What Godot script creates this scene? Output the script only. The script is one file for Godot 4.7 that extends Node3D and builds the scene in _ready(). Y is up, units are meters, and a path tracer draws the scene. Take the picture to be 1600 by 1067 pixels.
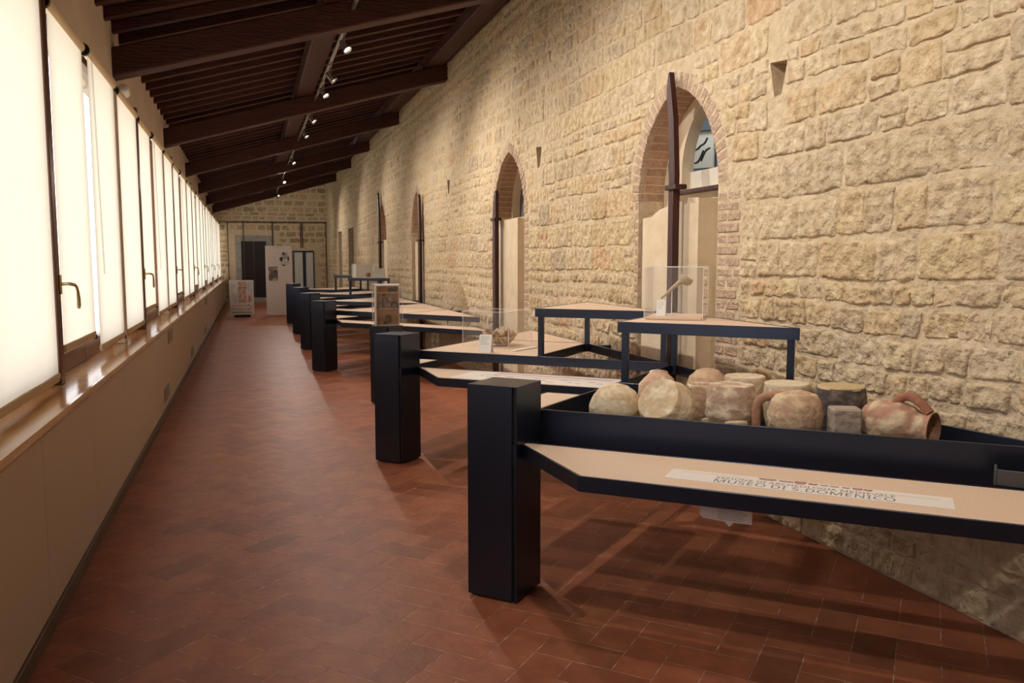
extends Node3D
# A long gallery: windows with roller blinds on one side, a rubble wall with pointed arches on the other,
# steel display tables along that wall, a terracotta floor and a dark timber roof.

const WALL_X := 3.015          # face of the stone wall
const WIN_X := -1.07           # face of the window wall
const DADO_X := -0.845         # face of the panelling under the windows
const FAR_Z := -33.4
const NEAR_Z := 0.9
const TOP_Y := 0.865           # table tops
const LOW_Y := 0.74            # info panels
const SHELF_Y := 1.225

var noise := FastNoiseLite.new()
var noise2 := FastNoiseLite.new()
var rng := RandomNumberGenerator.new()
var M := {}
var taken := {}

# ------------------------------------------------------------------ mesh building
class MB:
	var v := PackedVector3Array()
	var n := PackedVector3Array()
	var c := PackedColorArray()
	var t := PackedVector2Array()
	var col := Color(1, 1, 1)
	func tri(a: Vector3, b: Vector3, d: Vector3, nn: Vector3) -> void:
		if (b - a).cross(d - a).dot(nn) > 0.0:
			var k := b
			b = d
			d = k
		v.append(a); v.append(b); v.append(d)
		for i in 3:
			n.append(nn); c.append(col); t.append(Vector2.ZERO)
	func quad(a: Vector3, b: Vector3, d: Vector3, e: Vector3, hint: Vector3) -> void:
		var nn := (b - a).cross(d - a)
		if nn.length_squared() < 1e-16:
			nn = (d - a).cross(e - a)
		nn = nn.normalized()
		if nn.dot(hint) < 0.0:
			nn = -nn
		tri(a, b, d, nn)
		tri(a, d, e, nn)
	func uvquad(a: Vector3, b: Vector3, d: Vector3, e: Vector3, nn: Vector3) -> void:
		# a = top left, b = top right, d = bottom right, e = bottom left of the print
		var p := [a, b, d, e]
		var q := [Vector2(0, 0), Vector2(1, 0), Vector2(1, 1), Vector2(0, 1)]
		var order := [0, 1, 2, 0, 2, 3]
		if (b - a).cross(d - a).dot(nn) > 0.0:
			order = [0, 2, 1, 0, 3, 2]
		for k in order:
			v.append(p[k]); n.append(nn); c.append(col); t.append(q[k])
	# chamfered box: centre o, half sizes h along the axes of b
	func box(o: Vector3, h: Vector3, b := Basis(), ch := 0.0) -> void:
		var ax := [b.x, b.y, b.z]
		var hh := [h.x, h.y, h.z]
		var k: float = minf(ch, minf(h.x, minf(h.y, h.z)) * 0.45)
		if k <= 0.0:
			for i in 3:
				var j := (i + 1) % 3
				var l := (i + 2) % 3
				for s in [-1.0, 1.0]:
					var q: Vector3 = o + ax[i] * (hh[i] * s)
					var e: Vector3 = ax[j] * hh[j]
					var f: Vector3 = ax[l] * hh[l]
					quad(q - e - f, q + e - f, q + e + f, q - e + f, ax[i] * s)
			return
		for i in 3:
			var j := (i + 1) % 3
			var l := (i + 2) % 3
			for s in [-1.0, 1.0]:
				var q: Vector3 = o + ax[i] * (hh[i] * s)
				var e: Vector3 = ax[j] * (hh[j] - k)
				var f: Vector3 = ax[l] * (hh[l] - k)
				quad(q - e - f, q + e - f, q + e + f, q - e + f, ax[i] * s)
				for r in [-1.0, 1.0]:
					# edge between +-axis i and +-axis j
					var p1: Vector3 = o + ax[i] * (hh[i] * s) + ax[j] * ((hh[j] - k) * r)
					var p2: Vector3 = o + ax[i] * ((hh[i] - k) * s) + ax[j] * (hh[j] * r)
					quad(p1 - f, p1 + f, p2 + f, p2 - f, ax[i] * s + ax[j] * r)
		for sx in [-1.0, 1.0]:
			for sy in [-1.0, 1.0]:
				for sz in [-1.0, 1.0]:
					var a: Vector3 = o + ax[0] * (hh[0] * sx) + ax[1] * ((hh[1] - k) * sy) + ax[2] * ((hh[2] - k) * sz)
					var d: Vector3 = o + ax[0] * ((hh[0] - k) * sx) + ax[1] * (hh[1] * sy) + ax[2] * ((hh[2] - k) * sz)
					var e: Vector3 = o + ax[0] * ((hh[0] - k) * sx) + ax[1] * ((hh[1] - k) * sy) + ax[2] * (hh[2] * sz)
					tri(a, d, e, (ax[0] * sx + ax[1] * sy + ax[2] * sz).normalized())
	func span(lo: Vector3, hi: Vector3, ch := 0.0) -> void:
		box((lo + hi) / 2.0, (hi - lo).abs() / 2.0, Basis(), ch)
	# box from p to q (its long axis), w wide across, h tall along up
	func bar(p: Vector3, q: Vector3, w: float, h: float, ch := 0.0, up := Vector3.UP) -> void:
		var d := (q - p).normalized()
		var s := d.cross(up).normalized()
		var u := s.cross(d).normalized()
		box((p + q) / 2.0, Vector3((q - p).length() / 2.0, h / 2.0, w / 2.0), Basis(d, u, s), ch)
	# polygon of (x, z) points between two heights
	func prism(poly: PackedVector2Array, y0: float, y1: float) -> void:
		var ids := Geometry2D.triangulate_polygon(poly)
		for i in range(0, ids.size(), 3):
			var p := poly[ids[i]]
			var q := poly[ids[i + 1]]
			var r := poly[ids[i + 2]]
			tri(Vector3(p.x, y1, p.y), Vector3(q.x, y1, q.y), Vector3(r.x, y1, r.y), Vector3.UP)
			tri(Vector3(p.x, y0, p.y), Vector3(q.x, y0, q.y), Vector3(r.x, y0, r.y), Vector3.DOWN)
		var cw := Geometry2D.is_polygon_clockwise(poly)
		for i in poly.size():
			var p := poly[i]
			var q := poly[(i + 1) % poly.size()]
			var e := q - p
			var o := Vector3(e.y, 0, -e.x) * (-1.0 if cw else 1.0)
			quad(Vector3(p.x, y0, p.y), Vector3(q.x, y0, q.y), Vector3(q.x, y1, q.y), Vector3(p.x, y1, p.y), o)
	# polygon of (z, y) points between two x
	func slab_x(poly: PackedVector2Array, x0: float, x1: float) -> void:
		var ids := Geometry2D.triangulate_polygon(poly)
		for i in range(0, ids.size(), 3):
			var p := poly[ids[i]]
			var q := poly[ids[i + 1]]
			var r := poly[ids[i + 2]]
			tri(Vector3(x0, p.y, p.x), Vector3(x0, q.y, q.x), Vector3(x0, r.y, r.x), Vector3.LEFT)
			tri(Vector3(x1, p.y, p.x), Vector3(x1, q.y, q.x), Vector3(x1, r.y, r.x), Vector3.RIGHT)
		var cw := Geometry2D.is_polygon_clockwise(poly)
		for i in poly.size():
			var p := poly[i]
			var q := poly[(i + 1) % poly.size()]
			var e := q - p
			var o := Vector3(0, -e.x, e.y) * (-1.0 if cw else 1.0)
			quad(Vector3(x0, p.y, p.x), Vector3(x0, q.y, q.x), Vector3(x1, q.y, q.x), Vector3(x1, p.y, p.x), o)
	# smooth grid; the surface is turned so that it faces away from "from"
	func grid(rows: Array, from: Vector3, wrap := false, cols: Array = []) -> void:
		var R := rows.size()
		var C: int = rows[0].size()
		var nor := []
		var total := 0.0
		for i in R:
			var line := PackedVector3Array()
			for j in C:
				var i0 := maxi(i - 1, 0)
				var i1 := mini(i + 1, R - 1)
				var j0 := (j - 1 + C) % C if wrap else maxi(j - 1, 0)
				var j1 := (j + 1) % C if wrap else mini(j + 1, C - 1)
				var du: Vector3 = rows[i][j1] - rows[i][j0]
				var dv: Vector3 = rows[i1][j] - rows[i0][j]
				if du.length_squared() < 1e-12:
					var jj: int = (j + C / 2) % C
					du = (rows[i1][j1] - rows[i1][j0]) + (rows[i0][j1] - rows[i0][j0])
					if dv.length_squared() < 1e-12:
						dv = rows[i1][j] - rows[i0][jj]
				var x := du.cross(dv)
				line.append(x.normalized() if x.length_squared() > 1e-18 else Vector3.ZERO)
				var pp: Vector3 = rows[i][j]
				total += x.dot(pp - from)
			nor.append(line)
		var s := 1.0 if total >= 0.0 else -1.0
		for i in R - 1:
			for j in (C if wrap else C - 1):
				var k := (j + 1) % C
				var q := [[i, j], [i, k], [i + 1, k], [i + 1, j]]
				for trio in [[0, 1, 2], [0, 2, 3]]:
					var a: Vector3 = rows[q[trio[0]][0]][q[trio[0]][1]]
					var b: Vector3 = rows[q[trio[1]][0]][q[trio[1]][1]]
					var d: Vector3 = rows[q[trio[2]][0]][q[trio[2]][1]]
					var g := (b - a).cross(d - a)
					if g.length_squared() < 1e-18:
						continue
					g = g.normalized()
					var m: Vector3 = (nor[q[trio[0]][0]][q[trio[0]][1]] + nor[q[trio[1]][0]][q[trio[1]][1]] + nor[q[trio[2]][0]][q[trio[2]][1]]) * s
					var order: Array = trio if g.dot(m) <= 0.0 else [trio[0], trio[2], trio[1]]
					var face: Vector3 = g if g.dot(m) > 0.0 else -g
					for w in order:
						var pi: int = q[w][0]
						var pj: int = q[w][1]
						v.append(rows[pi][pj])
						var nn: Vector3 = nor[pi][pj] * s
						n.append(nn if nn.length_squared() > 0.5 and nn.dot(face) > 0.1 else face)
						c.append(cols[pi][pj] if cols.size() else col)
						t.append(Vector2.ZERO)
	# lathe: profile of (radius, height), moved by xf
	func lathe(profile: Array, segs: int, xf := Transform3D()) -> void:
		var rows := []
		for p in profile:
			var line := PackedVector3Array()
			for j in segs:
				var a := TAU * j / segs
				line.append(xf * Vector3(cos(a) * p[0], p[1], sin(a) * p[0]))
			rows.append(line)
		var mid: float = (profile[0][1] + profile[-1][1]) / 2.0
		grid(rows, xf * Vector3(0, mid, 0), true)
	func tube(path: Array, radii, segs := 10, caps := true) -> void:
		var rows := []
		var P := path.size()
		var side := Vector3.ZERO
		for i in P:
			var d: Vector3 = (path[mini(i + 1, P - 1)] - path[maxi(i - 1, 0)]).normalized()
			if side == Vector3.ZERO:
				side = d.cross(Vector3.UP if absf(d.y) < 0.9 else Vector3.RIGHT).normalized()
			side = (side - d * side.dot(d)).normalized()
			var up := d.cross(side)
			var r: float = radii[i] if radii is Array else radii
			var line := PackedVector3Array()
			for j in segs:
				var a := TAU * j / segs
				line.append(path[i] + (side * cos(a) + up * sin(a)) * r)
			rows.append(line)
		var rr := rows.duplicate()
		if caps:
			var a0 := PackedVector3Array()
			var a1 := PackedVector3Array()
			for j in segs:
				a0.append(path[0]); a1.append(path[P - 1])
			rr.push_front(a0)
			rr.push_back(a1)
		var mid := Vector3.ZERO
		for p in path:
			mid += p
		# facing is judged ring by ring, so a bent tube needs no single centre
		grid_about(rr, path, caps)
	func grid_about(rows: Array, path: Array, caps: bool) -> void:
		var segs: int = rows[0].size()
		for i in rows.size() - 1:
			var ca: Vector3 = path[clampi(i - (1 if caps else 0), 0, path.size() - 1)]
			var cb: Vector3 = path[clampi(i + 1 - (1 if caps else 0), 0, path.size() - 1)]
			for j in segs:
				var k := (j + 1) % segs
				var a: Vector3 = rows[i][j]
				var b: Vector3 = rows[i][k]
				var d: Vector3 = rows[i + 1][k]
				var e: Vector3 = rows[i + 1][j]
				if ca.is_equal_approx(cb):
					var ax: Vector3 = (path[0] - path[1]) if i == 0 else (path[-1] - path[-2])
					var nn := ax.normalized()
					if a.is_equal_approx(b):
						tri(a, d, e, nn)
					else:
						tri(a, b, d, nn)
				else:
					var pts := [a, b, d, e]
					var ns := [(a - ca).normalized(), (b - ca).normalized(), (d - cb).normalized(), (e - cb).normalized()]
					for trio in [[0, 1, 2], [0, 2, 3]]:
						var g: Vector3 = (pts[trio[1]] - pts[trio[0]]).cross(pts[trio[2]] - pts[trio[0]])
						var order: Array = trio if g.dot(ns[trio[0]]) <= 0.0 else [trio[0], trio[2], trio[1]]
						for w in order:
							v.append(pts[w]); n.append(ns[w]); c.append(col); t.append(Vector2.ZERO)
	func mesh() -> ArrayMesh:
		var arr := []
		arr.resize(Mesh.ARRAY_MAX)
		arr[Mesh.ARRAY_VERTEX] = v
		arr[Mesh.ARRAY_NORMAL] = n
		arr[Mesh.ARRAY_COLOR] = c
		arr[Mesh.ARRAY_TEX_UV] = t
		var m := ArrayMesh.new()
		m.add_surface_from_arrays(Mesh.PRIMITIVE_TRIANGLES, arr)
		return m

func numbered(called: String) -> String:
	if not taken.has(called):
		taken[called] = 0
		return called
	taken[called] += 1
	return "%s_%03d" % [called, taken[called]]

func put(called: String, mb: MB, mat: Material, parent: Node) -> MeshInstance3D:
	var o := MeshInstance3D.new()
	o.mesh = mb.mesh()
	o.material_override = null
	o.set_surface_override_material(0, mat)
	o.name = numbered(called) if parent == self else called
	parent.add_child(o, true)
	return o

func thing(called: String, label: String, category: String, at := Vector3.ZERO, group := "", turn := 0.0) -> Node3D:
	var o := Node3D.new()
	o.name = numbered(called)
	add_child(o)
	o.position = at
	o.rotation.y = turn
	tag(o, label, category, group)
	return o

func tag(o: Node, label: String, category: String, group := "") -> void:
	o.set_meta("label", label)
	o.set_meta("category", category)
	if group != "":
		o.set_meta("group", group)

func structure(called: String, label: String, category: String) -> Node3D:
	var o := thing(called, label, category)
	o.set_meta("kind", "structure")
	return o

# ------------------------------------------------------------------ materials
func noise_tex(freq: float, octaves: int, lo: Color, hi: Color, size := 512, sd := 1, kind := FastNoiseLite.TYPE_SIMPLEX_SMOOTH, mid := Color(0, 0, 0, 0), ridged := false) -> NoiseTexture2D:
	var f := FastNoiseLite.new()
	f.noise_type = kind
	f.frequency = freq
	f.fractal_octaves = octaves
	if ridged:
		f.fractal_type = FastNoiseLite.FRACTAL_RIDGED
	f.seed = sd
	var x := NoiseTexture2D.new()
	x.width = size
	x.height = size
	x.seamless = true
	x.noise = f
	var g := Gradient.new()
	g.set_color(0, lo)
	g.set_color(1, hi)
	if mid.a > 0.0:
		g.add_point(0.5, mid)
	x.color_ramp = g
	return x

func srgb(r: float, g: float, b: float) -> Color:
	return Color(r / 255.0, g / 255.0, b / 255.0)

func mat(color: Color, rough := 0.7, metal := 0.0) -> StandardMaterial3D:
	var m := StandardMaterial3D.new()
	m.albedo_color = color
	m.roughness = rough
	m.metallic = metal
	return m

func tri_map(m: StandardMaterial3D, albedo: Texture2D, height: Texture2D, scale: Vector3, depth := 0.5) -> StandardMaterial3D:
	m.uv1_triplanar = true
	m.uv1_world_triplanar = true
	m.uv1_scale = scale
	if albedo:
		m.albedo_texture = albedo
	if height:
		m.heightmap_enabled = true
		m.heightmap_texture = height
		m.heightmap_scale = depth
	return m

func make_materials() -> void:
	var rough_h := noise_tex(0.012, 6, Color.BLACK, Color.WHITE, 512, 3)
	var fine_h := noise_tex(0.03, 5, Color.BLACK, Color.WHITE, 512, 5)
	var chip_h := noise_tex(0.022, 5, Color.BLACK, Color.WHITE, 512, 53, FastNoiseLite.TYPE_PERLIN)
	var stone_a := noise_tex(0.010, 5, srgb(174, 151, 124), srgb(226, 208, 182), 512, 7, FastNoiseLite.TYPE_SIMPLEX_SMOOTH, srgb(205, 184, 155))
	M.stone = tri_map(mat(Color.WHITE, 0.95), stone_a, chip_h, Vector3(1.7, 1.7, 1.7), 2.3)
	M.stone.vertex_color_use_as_albedo = true
	M.stone.metallic_specular = 0.25
	var mortar_a := noise_tex(0.014, 5, srgb(194, 173, 144), srgb(216, 197, 169), 512, 11)
	M.mortar = tri_map(mat(Color.WHITE, 0.97), mortar_a, rough_h, Vector3(1.3, 1.3, 1.3), 2.2)
	M.mortar.metallic_specular = 0.2
	var brick_a := noise_tex(0.016, 5, srgb(166, 138, 118), srgb(206, 180, 156), 512, 13)
	M.brick = tri_map(mat(Color.WHITE, 0.95), brick_a, fine_h, Vector3(1.6, 1.6, 1.6), 1.2)
	M.brick.vertex_color_use_as_albedo = true
	var plaster_a := noise_tex(0.008, 4, srgb(212, 191, 162), srgb(228, 209, 182), 512, 17)
	M.plaster = tri_map(mat(Color.WHITE, 0.9), plaster_a, fine_h, Vector3(0.9, 0.9, 0.9), 0.25)
	var wallp := noise_tex(0.006, 3, srgb(206, 190, 174), srgb(220, 206, 190), 256, 19)
	M.upper_plaster = tri_map(mat(Color.WHITE, 0.9), wallp, fine_h, Vector3(0.8, 0.8, 0.8), 0.2)
	var tile_a := noise_tex(0.009, 5, srgb(150, 88, 63), srgb(174, 107, 78), 512, 23)
	M.tile = tri_map(mat(Color.WHITE, 0.44), tile_a, fine_h, Vector3(1.1, 1.1, 1.1), 0.12)
	M.tile.vertex_color_use_as_albedo = true
	M.tile.metallic_specular = 0.36
	M.grout = tri_map(mat(Color.WHITE, 0.9), noise_tex(0.02, 3, srgb(118, 72, 54), srgb(226, 196, 168), 512, 59), null, Vector3(1.3, 1.3, 1.3))
	M.steel = tri_map(mat(srgb(60, 67, 85), 0.33, 0.84), null, fine_h, Vector3(1.5, 1.5, 1.5), 0.02)
	M.steel.metallic_specular = 0.65
	M.steel_grey = mat(srgb(74, 72, 70), 0.5)
	M.steel_core = mat(srgb(16, 16, 18), 0.6)
	var mdf_a := noise_tex(0.22, 2, srgb(212, 180, 154), srgb(228, 202, 178), 512, 29)
	M.mdf = tri_map(mat(Color.WHITE, 0.6), mdf_a, null, Vector3(0.9, 0.9, 0.9))
	var wood_a := noise_tex(0.010, 5, srgb(52, 19, 13), srgb(78, 32, 22), 512, 31)
	M.beam = tri_map(mat(Color.WHITE, 0.62), wood_a, fine_h, Vector3(0.35, 2.4, 2.4), 0.6)
	M.purlin = tri_map(mat(Color.WHITE, 0.62), wood_a, fine_h, Vector3(2.4, 2.4, 0.35), 0.6)
	M.boards = tri_map(mat(srgb(190, 170, 160), 0.8), wood_a, fine_h, Vector3(2.0, 2.0, 0.4), 0.5)
	M.post_wood = tri_map(mat(srgb(236, 214, 206), 0.55), wood_a, fine_h, Vector3(3.0, 0.4, 3.0), 0.3)
	var sill_a := noise_tex(0.012, 4, srgb(184, 128, 76), srgb(206, 152, 98), 512, 37)
	M.sill = tri_map(mat(Color.WHITE, 0.14), sill_a, null, Vector3(3.0, 3.0, 0.35))
	M.frame_wood = tri_map(mat(srgb(128, 104, 100), 0.35), sill_a, null, Vector3(3.0, 0.35, 3.0))
	M.dado = tri_map(mat(Color.WHITE, 0.55), noise_tex(0.2, 2, srgb(190, 172, 156), srgb(204, 187, 170), 256, 41), null, Vector3(1, 1, 1))
	M.base = mat(srgb(96, 72, 56), 0.5)
	M.vent = mat(srgb(150, 138, 126), 0.6)
	M.blind = mat(srgb(253, 240, 212), 0.9)
	M.blind.backlight_enabled = true
	M.blind.backlight = srgb(255, 245, 224)
	M.hem = mat(srgb(204, 180, 150), 0.8)  # tan darkened in the colour for the shaded side of the backlit hem
	M.roller = mat(srgb(238, 218, 184), 0.7)
	M.black_plastic = mat(srgb(16, 16, 16), 0.4)
	M.brass = mat(srgb(206, 184, 134), 0.3, 0.8)
	M.glass = mat(Color(1, 1, 1, 0.06), 0.02)
	M.glass.transparency = BaseMaterial3D.TRANSPARENCY_ALPHA
	M.acrylic = mat(Color(0.97, 0.98, 1.0, 0.05), 0.03)
	M.acrylic.transparency = BaseMaterial3D.TRANSPARENCY_ALPHA
	M.acrylic_edge = mat(srgb(236, 238, 240), 0.15)
	M.white = mat(srgb(240, 238, 234), 0.55)
	M.paper = mat(srgb(228, 218, 210), 0.7)
	M.ink = mat(srgb(118, 116, 116), 0.8)
	M.rust_ink = mat(srgb(150, 84, 74), 0.8)
	M.red_ink = mat(srgb(176, 92, 92), 0.8)
	M.chrome = mat(srgb(190, 190, 188), 0.25, 0.8)
	M.lens = mat(srgb(255, 250, 240), 0.3)
	M.lens.emission_enabled = true
	M.lens.emission = srgb(255, 238, 212)
	M.lens.emission_energy_multiplier = 6.0
	M.clay = tri_map(mat(Color.WHITE, 0.9), noise_tex(0.02, 5, srgb(232, 228, 222), srgb(255, 253, 250), 512, 43), rough_h, Vector3(3.2, 3.2, 3.2), 0.7)
	M.clay.vertex_color_use_as_albedo = true
	M.glazed = mat(Color.WHITE, 0.5)
	M.glazed.vertex_color_use_as_albedo = true
	M.bone = mat(srgb(176, 160, 128), 0.6)
	M.door = tri_map(mat(srgb(120, 100, 96), 0.6), wood_a, fine_h, Vector3(3, 0.4, 3), 0.3)
	M.iron = mat(srgb(62, 56, 48), 0.6)
	M.grey_stone = tri_map(mat(srgb(198, 194, 188), 0.9), noise_tex(0.012, 4, srgb(170, 168, 166), srgb(206, 204, 200), 256, 47), null, Vector3(1, 1, 1))
	M.curtain = mat(srgb(206, 202, 198), 0.9)
	M.pale_blue = mat(srgb(196, 214, 224), 0.8)
	M.parapet = mat(srgb(214, 206, 192), 0.7)
	M.grey_panel = mat(srgb(128, 122, 122), 0.7)

# ------------------------------------------------------------------ scene
func _ready() -> void:
	noise.seed = 4
	noise.frequency = 1.0
	noise.fractal_octaves = 3
	noise2.seed = 9
	noise2.frequency = 1.0
	noise2.fractal_octaves = 2
	rng.seed = 20

	# camera
	var cam := Camera3D.new()
	cam.name = "camera"
	add_child(cam)
	cam.fov = 45.2524
	cam.near = 0.05
	cam.far = 200.0
	cam.transform = Transform3D(Basis(Vector3(0.9521151, 0, 0.30573983), Vector3(0.02983378, 0.99522778, -0.09290641), Vector3(-0.30428078, 0.09757897, 0.9475714)), Vector3(0, 1.575, 0))
	cam.current = true

	# sky: an even bright overcast, seen only through the windows
	var sky := ProceduralSkyMaterial.new()
	sky.sky_top_color = srgb(224, 230, 240)
	sky.sky_horizon_color = srgb(246, 246, 248)
	sky.ground_horizon_color = srgb(226, 224, 218)
	sky.ground_bottom_color = srgb(190, 186, 176)
	sky.sun_angle_max = 1.0
	var env := Environment.new()
	env.background_mode = Environment.BG_SKY
	env.sky = Sky.new()
	env.sky.sky_material = sky
	env.background_energy_multiplier = 3.8
	env.tonemap_mode = Environment.TONE_MAPPER_LINEAR
	env.tonemap_exposure = 1.0
	env.sdfgi_enabled = true
	env.ssao_enabled = true
	env.ssil_enabled = true
	var we := WorldEnvironment.new()
	we.name = "environment"
	we.environment = env
	add_child(we)

	make_materials()
	build_floor()
	build_right_wall()
	build_arches()
	build_left_wall()
	build_windows()
	build_back_wall()
	build_roof()
	build_next_room()
	build_spots()
	build_tables()
	build_pots()
	build_cases()
	build_far_signs()

# ------------------------------------------------------------------ floor
func tile_mesh(cx: float, cz: float, along_u: bool, mb: MB, bev: float) -> void:
	var W := 0.1625
	var u := Vector3(0.70710678, 0, 0.70710678)
	var w := Vector3(0.70710678, 0, -0.70710678)
	var hu: float = (W if along_u else W / 2.0) - 0.0012
	var hw: float = (W / 2.0 if along_u else W) - 0.0012
	var lift := rng.randf_range(-0.0004, 0.0)
	mb.box(Vector3(cx, -0.012 + lift, cz), Vector3(hu, 0.012, hw), Basis(u, Vector3.UP, w), bev)

func tile_tone() -> Color:
	var k := rng.randf()
	var b := rng.randf_range(0.84, 1.08)
	if k < 0.06:
		return Color(b * 0.80, b * 0.82, b * 0.80)
	if k < 0.30:
		return Color(b * 0.92, b * 0.90, b * 0.90)
	if k < 0.5:
		return Color(b * 1.06, b * 0.98, b * 0.92)
	return Color(b, b * 0.97, b * 0.95)

func build_floor() -> void:
	var f := structure("floor", "dark red terracotta herringbone tile floor with thin pale joints", "floor")
	var g := MB.new()
	g.span(Vector3(-1.2, -0.2, FAR_Z - 0.3), Vector3(WALL_X + 0.3, -0.0007, NEAR_Z + 0.3))
	put("grout_bed", g, M.grout, f)
	var W := 0.1625
	var u0 := -2.345
	var v0 := 2.545
	var near := []
	var far := []
	for m in range(-80, 81):
		for k in range(-170, 171):
			for kind in 2:
				var uu: float = k + 2 * m + (1.0 if kind == 0 else 2.5)
				var vv: float = -k + 2 * m + (0.5 if kind == 0 else 1.0)
				var a: float = u0 + uu * W
				var b: float = v0 + vv * W
				var x := (a + b) * 0.70710678
				var z := (a - b) * 0.70710678
				if x < DADO_X - 0.12 or x > WALL_X + 0.12 or z > NEAR_Z or z < FAR_Z:
					continue
				# in the picture and how large
				var dep := -z * 0.9476 + x * 0.304
				var px := (x * 0.952 + z * 0.3057) / maxf(dep, 0.1) * 1280.0 + 800.0
				var py := 0.0
				if dep > 1.0:
					py = 533.5 + 1280.0 * (1.575 * 0.995 + x * -0.0298 + z * 0.0929) / (dep + 0.154)
				var seen := dep > 1.0 and px > -40 and px < 1640 and py < 1110 and x < WALL_X - 0.02 and x > DADO_X - 0.02
				if seen:
					near.append([dep, x, z, kind == 0])
				else:
					far.append([dep, x, z, kind == 0])
	near.sort_custom(func(p, q): return p[0] < q[0])
	for i in near.size():
		if i >= 300:
			far.append(near[i])
	for i in mini(300, near.size()):
		var mb := MB.new()
		mb.col = tile_tone()
		tile_mesh(near[i][1], near[i][2], near[i][3], mb, 0.0012)
		put("tile", mb, M.tile, f)
	var rest := MB.new()
	for d in far:
		rest.col = tile_tone()
		tile_mesh(d[1], d[2], d[3], rest, 0.0)
	var r := put("tile_field", rest, M.tile, f)
	r.set_meta("kind", "stuff")

# ------------------------------------------------------------------ stone wall on the right
# arches: z of near jamb, z of far jamb, springing height, apex height
var ARCH := [[-4.87, -6.05, 2.08, 2.84], [-8.93, -10.14, 2.10, 2.88], [-14.66, -15.70, 2.10, 2.87], [-18.72, -19.86, 2.12, 2.90]]
var NICHE := [[-24.75, -26.1, 2.58], [-27.95, -29.15, 2.58]]
var HOLE := [[-4.25, 2.66, 0.16, 0.19], [-8.45, 2.70, 0.17, 0.21], [-12.62, 2.74, 0.17, 0.2]]

func arch_points(a: Array, grow := 0.0, steps := 14) -> PackedVector2Array:
	# (z, y) from the near springing over the apex to the far springing
	var w: float = (a[0] - a[1]) / 2.0
	var c: float = (a[0] + a[1]) / 2.0
	var r: float = a[3] - a[2]
	var R: float = (r * r + w * w) / (2.0 * w)
	var out := PackedVector2Array()
	for i in steps + 1:
		var h := r * float(i) / steps
		out.append(Vector2(c + w - (R - sqrt(maxf(R * R - h * h, 0.0))) + grow, a[2] + h))
	for i in range(steps - 1, -1, -1):
		var h := r * float(i) / steps
		out.append(Vector2(c - w + (R - sqrt(maxf(R * R - h * h, 0.0))) - grow, a[2] + h))
	return out

func wall_gap(y0: float, y1: float) -> Array:
	# intervals of s = -z that stones must keep out of between two heights
	var out := []
	var ym := (y0 + y1) / 2.0
	for i in ARCH.size():
		var a: Array = ARCH[i]
		var w: float = (a[0] - a[1]) / 2.0
		var c: float = -(a[0] + a[1]) / 2.0
		if y0 < a[2]:
			out.append([c - w - (0.30 if i == 0 else 0.16), c + w + 0.06])
		elif y0 < a[3] + 0.15:
			var r: float = a[3] - a[2]
			var R: float = (r * r + w * w) / (2.0 * w)
			var h := minf(y0 - a[2], r)
			var hw: float = w - (R - sqrt(maxf(R * R - h * h, 0.0)))
			out.append([c - hw - 0.15, c + hw + 0.15])
	if y0 < 1.36:
		var hb := sqrt(maxf(1.06 * 1.06 - pow(maxf(y0 - 0.3, 0.0), 2.0), 0.0))
		out.append([12.25 - hb, 12.25 + hb])
	for q in NICHE:
		if y0 < q[2] + 0.1:
			out.append([-q[0] - 0.05, -q[1] + 0.05])
	for q in HOLE:
		if y1 > q[1] - q[3] and y0 < q[1] + q[3]:
			out.append([-q[0] - q[2] * 0.6, -q[0] + q[2] * 0.6])
	return out

func stone_tone(y: float, s: float) -> Color:
	var b := rng.randf_range(0.86, 1.08)
	var k := rng.randf()
	if k < 0.04:
		return Color(b * 1.04, b * 0.90, b * 0.80)
	if k < 0.34:
		return Color(b * 1.04, b * 0.98, b * 0.87)
	if k < 0.48:
		return Color(b * 0.92, b * 0.92, b * 0.92)
	return Color(b, b * 0.985, b * 0.95)

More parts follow.
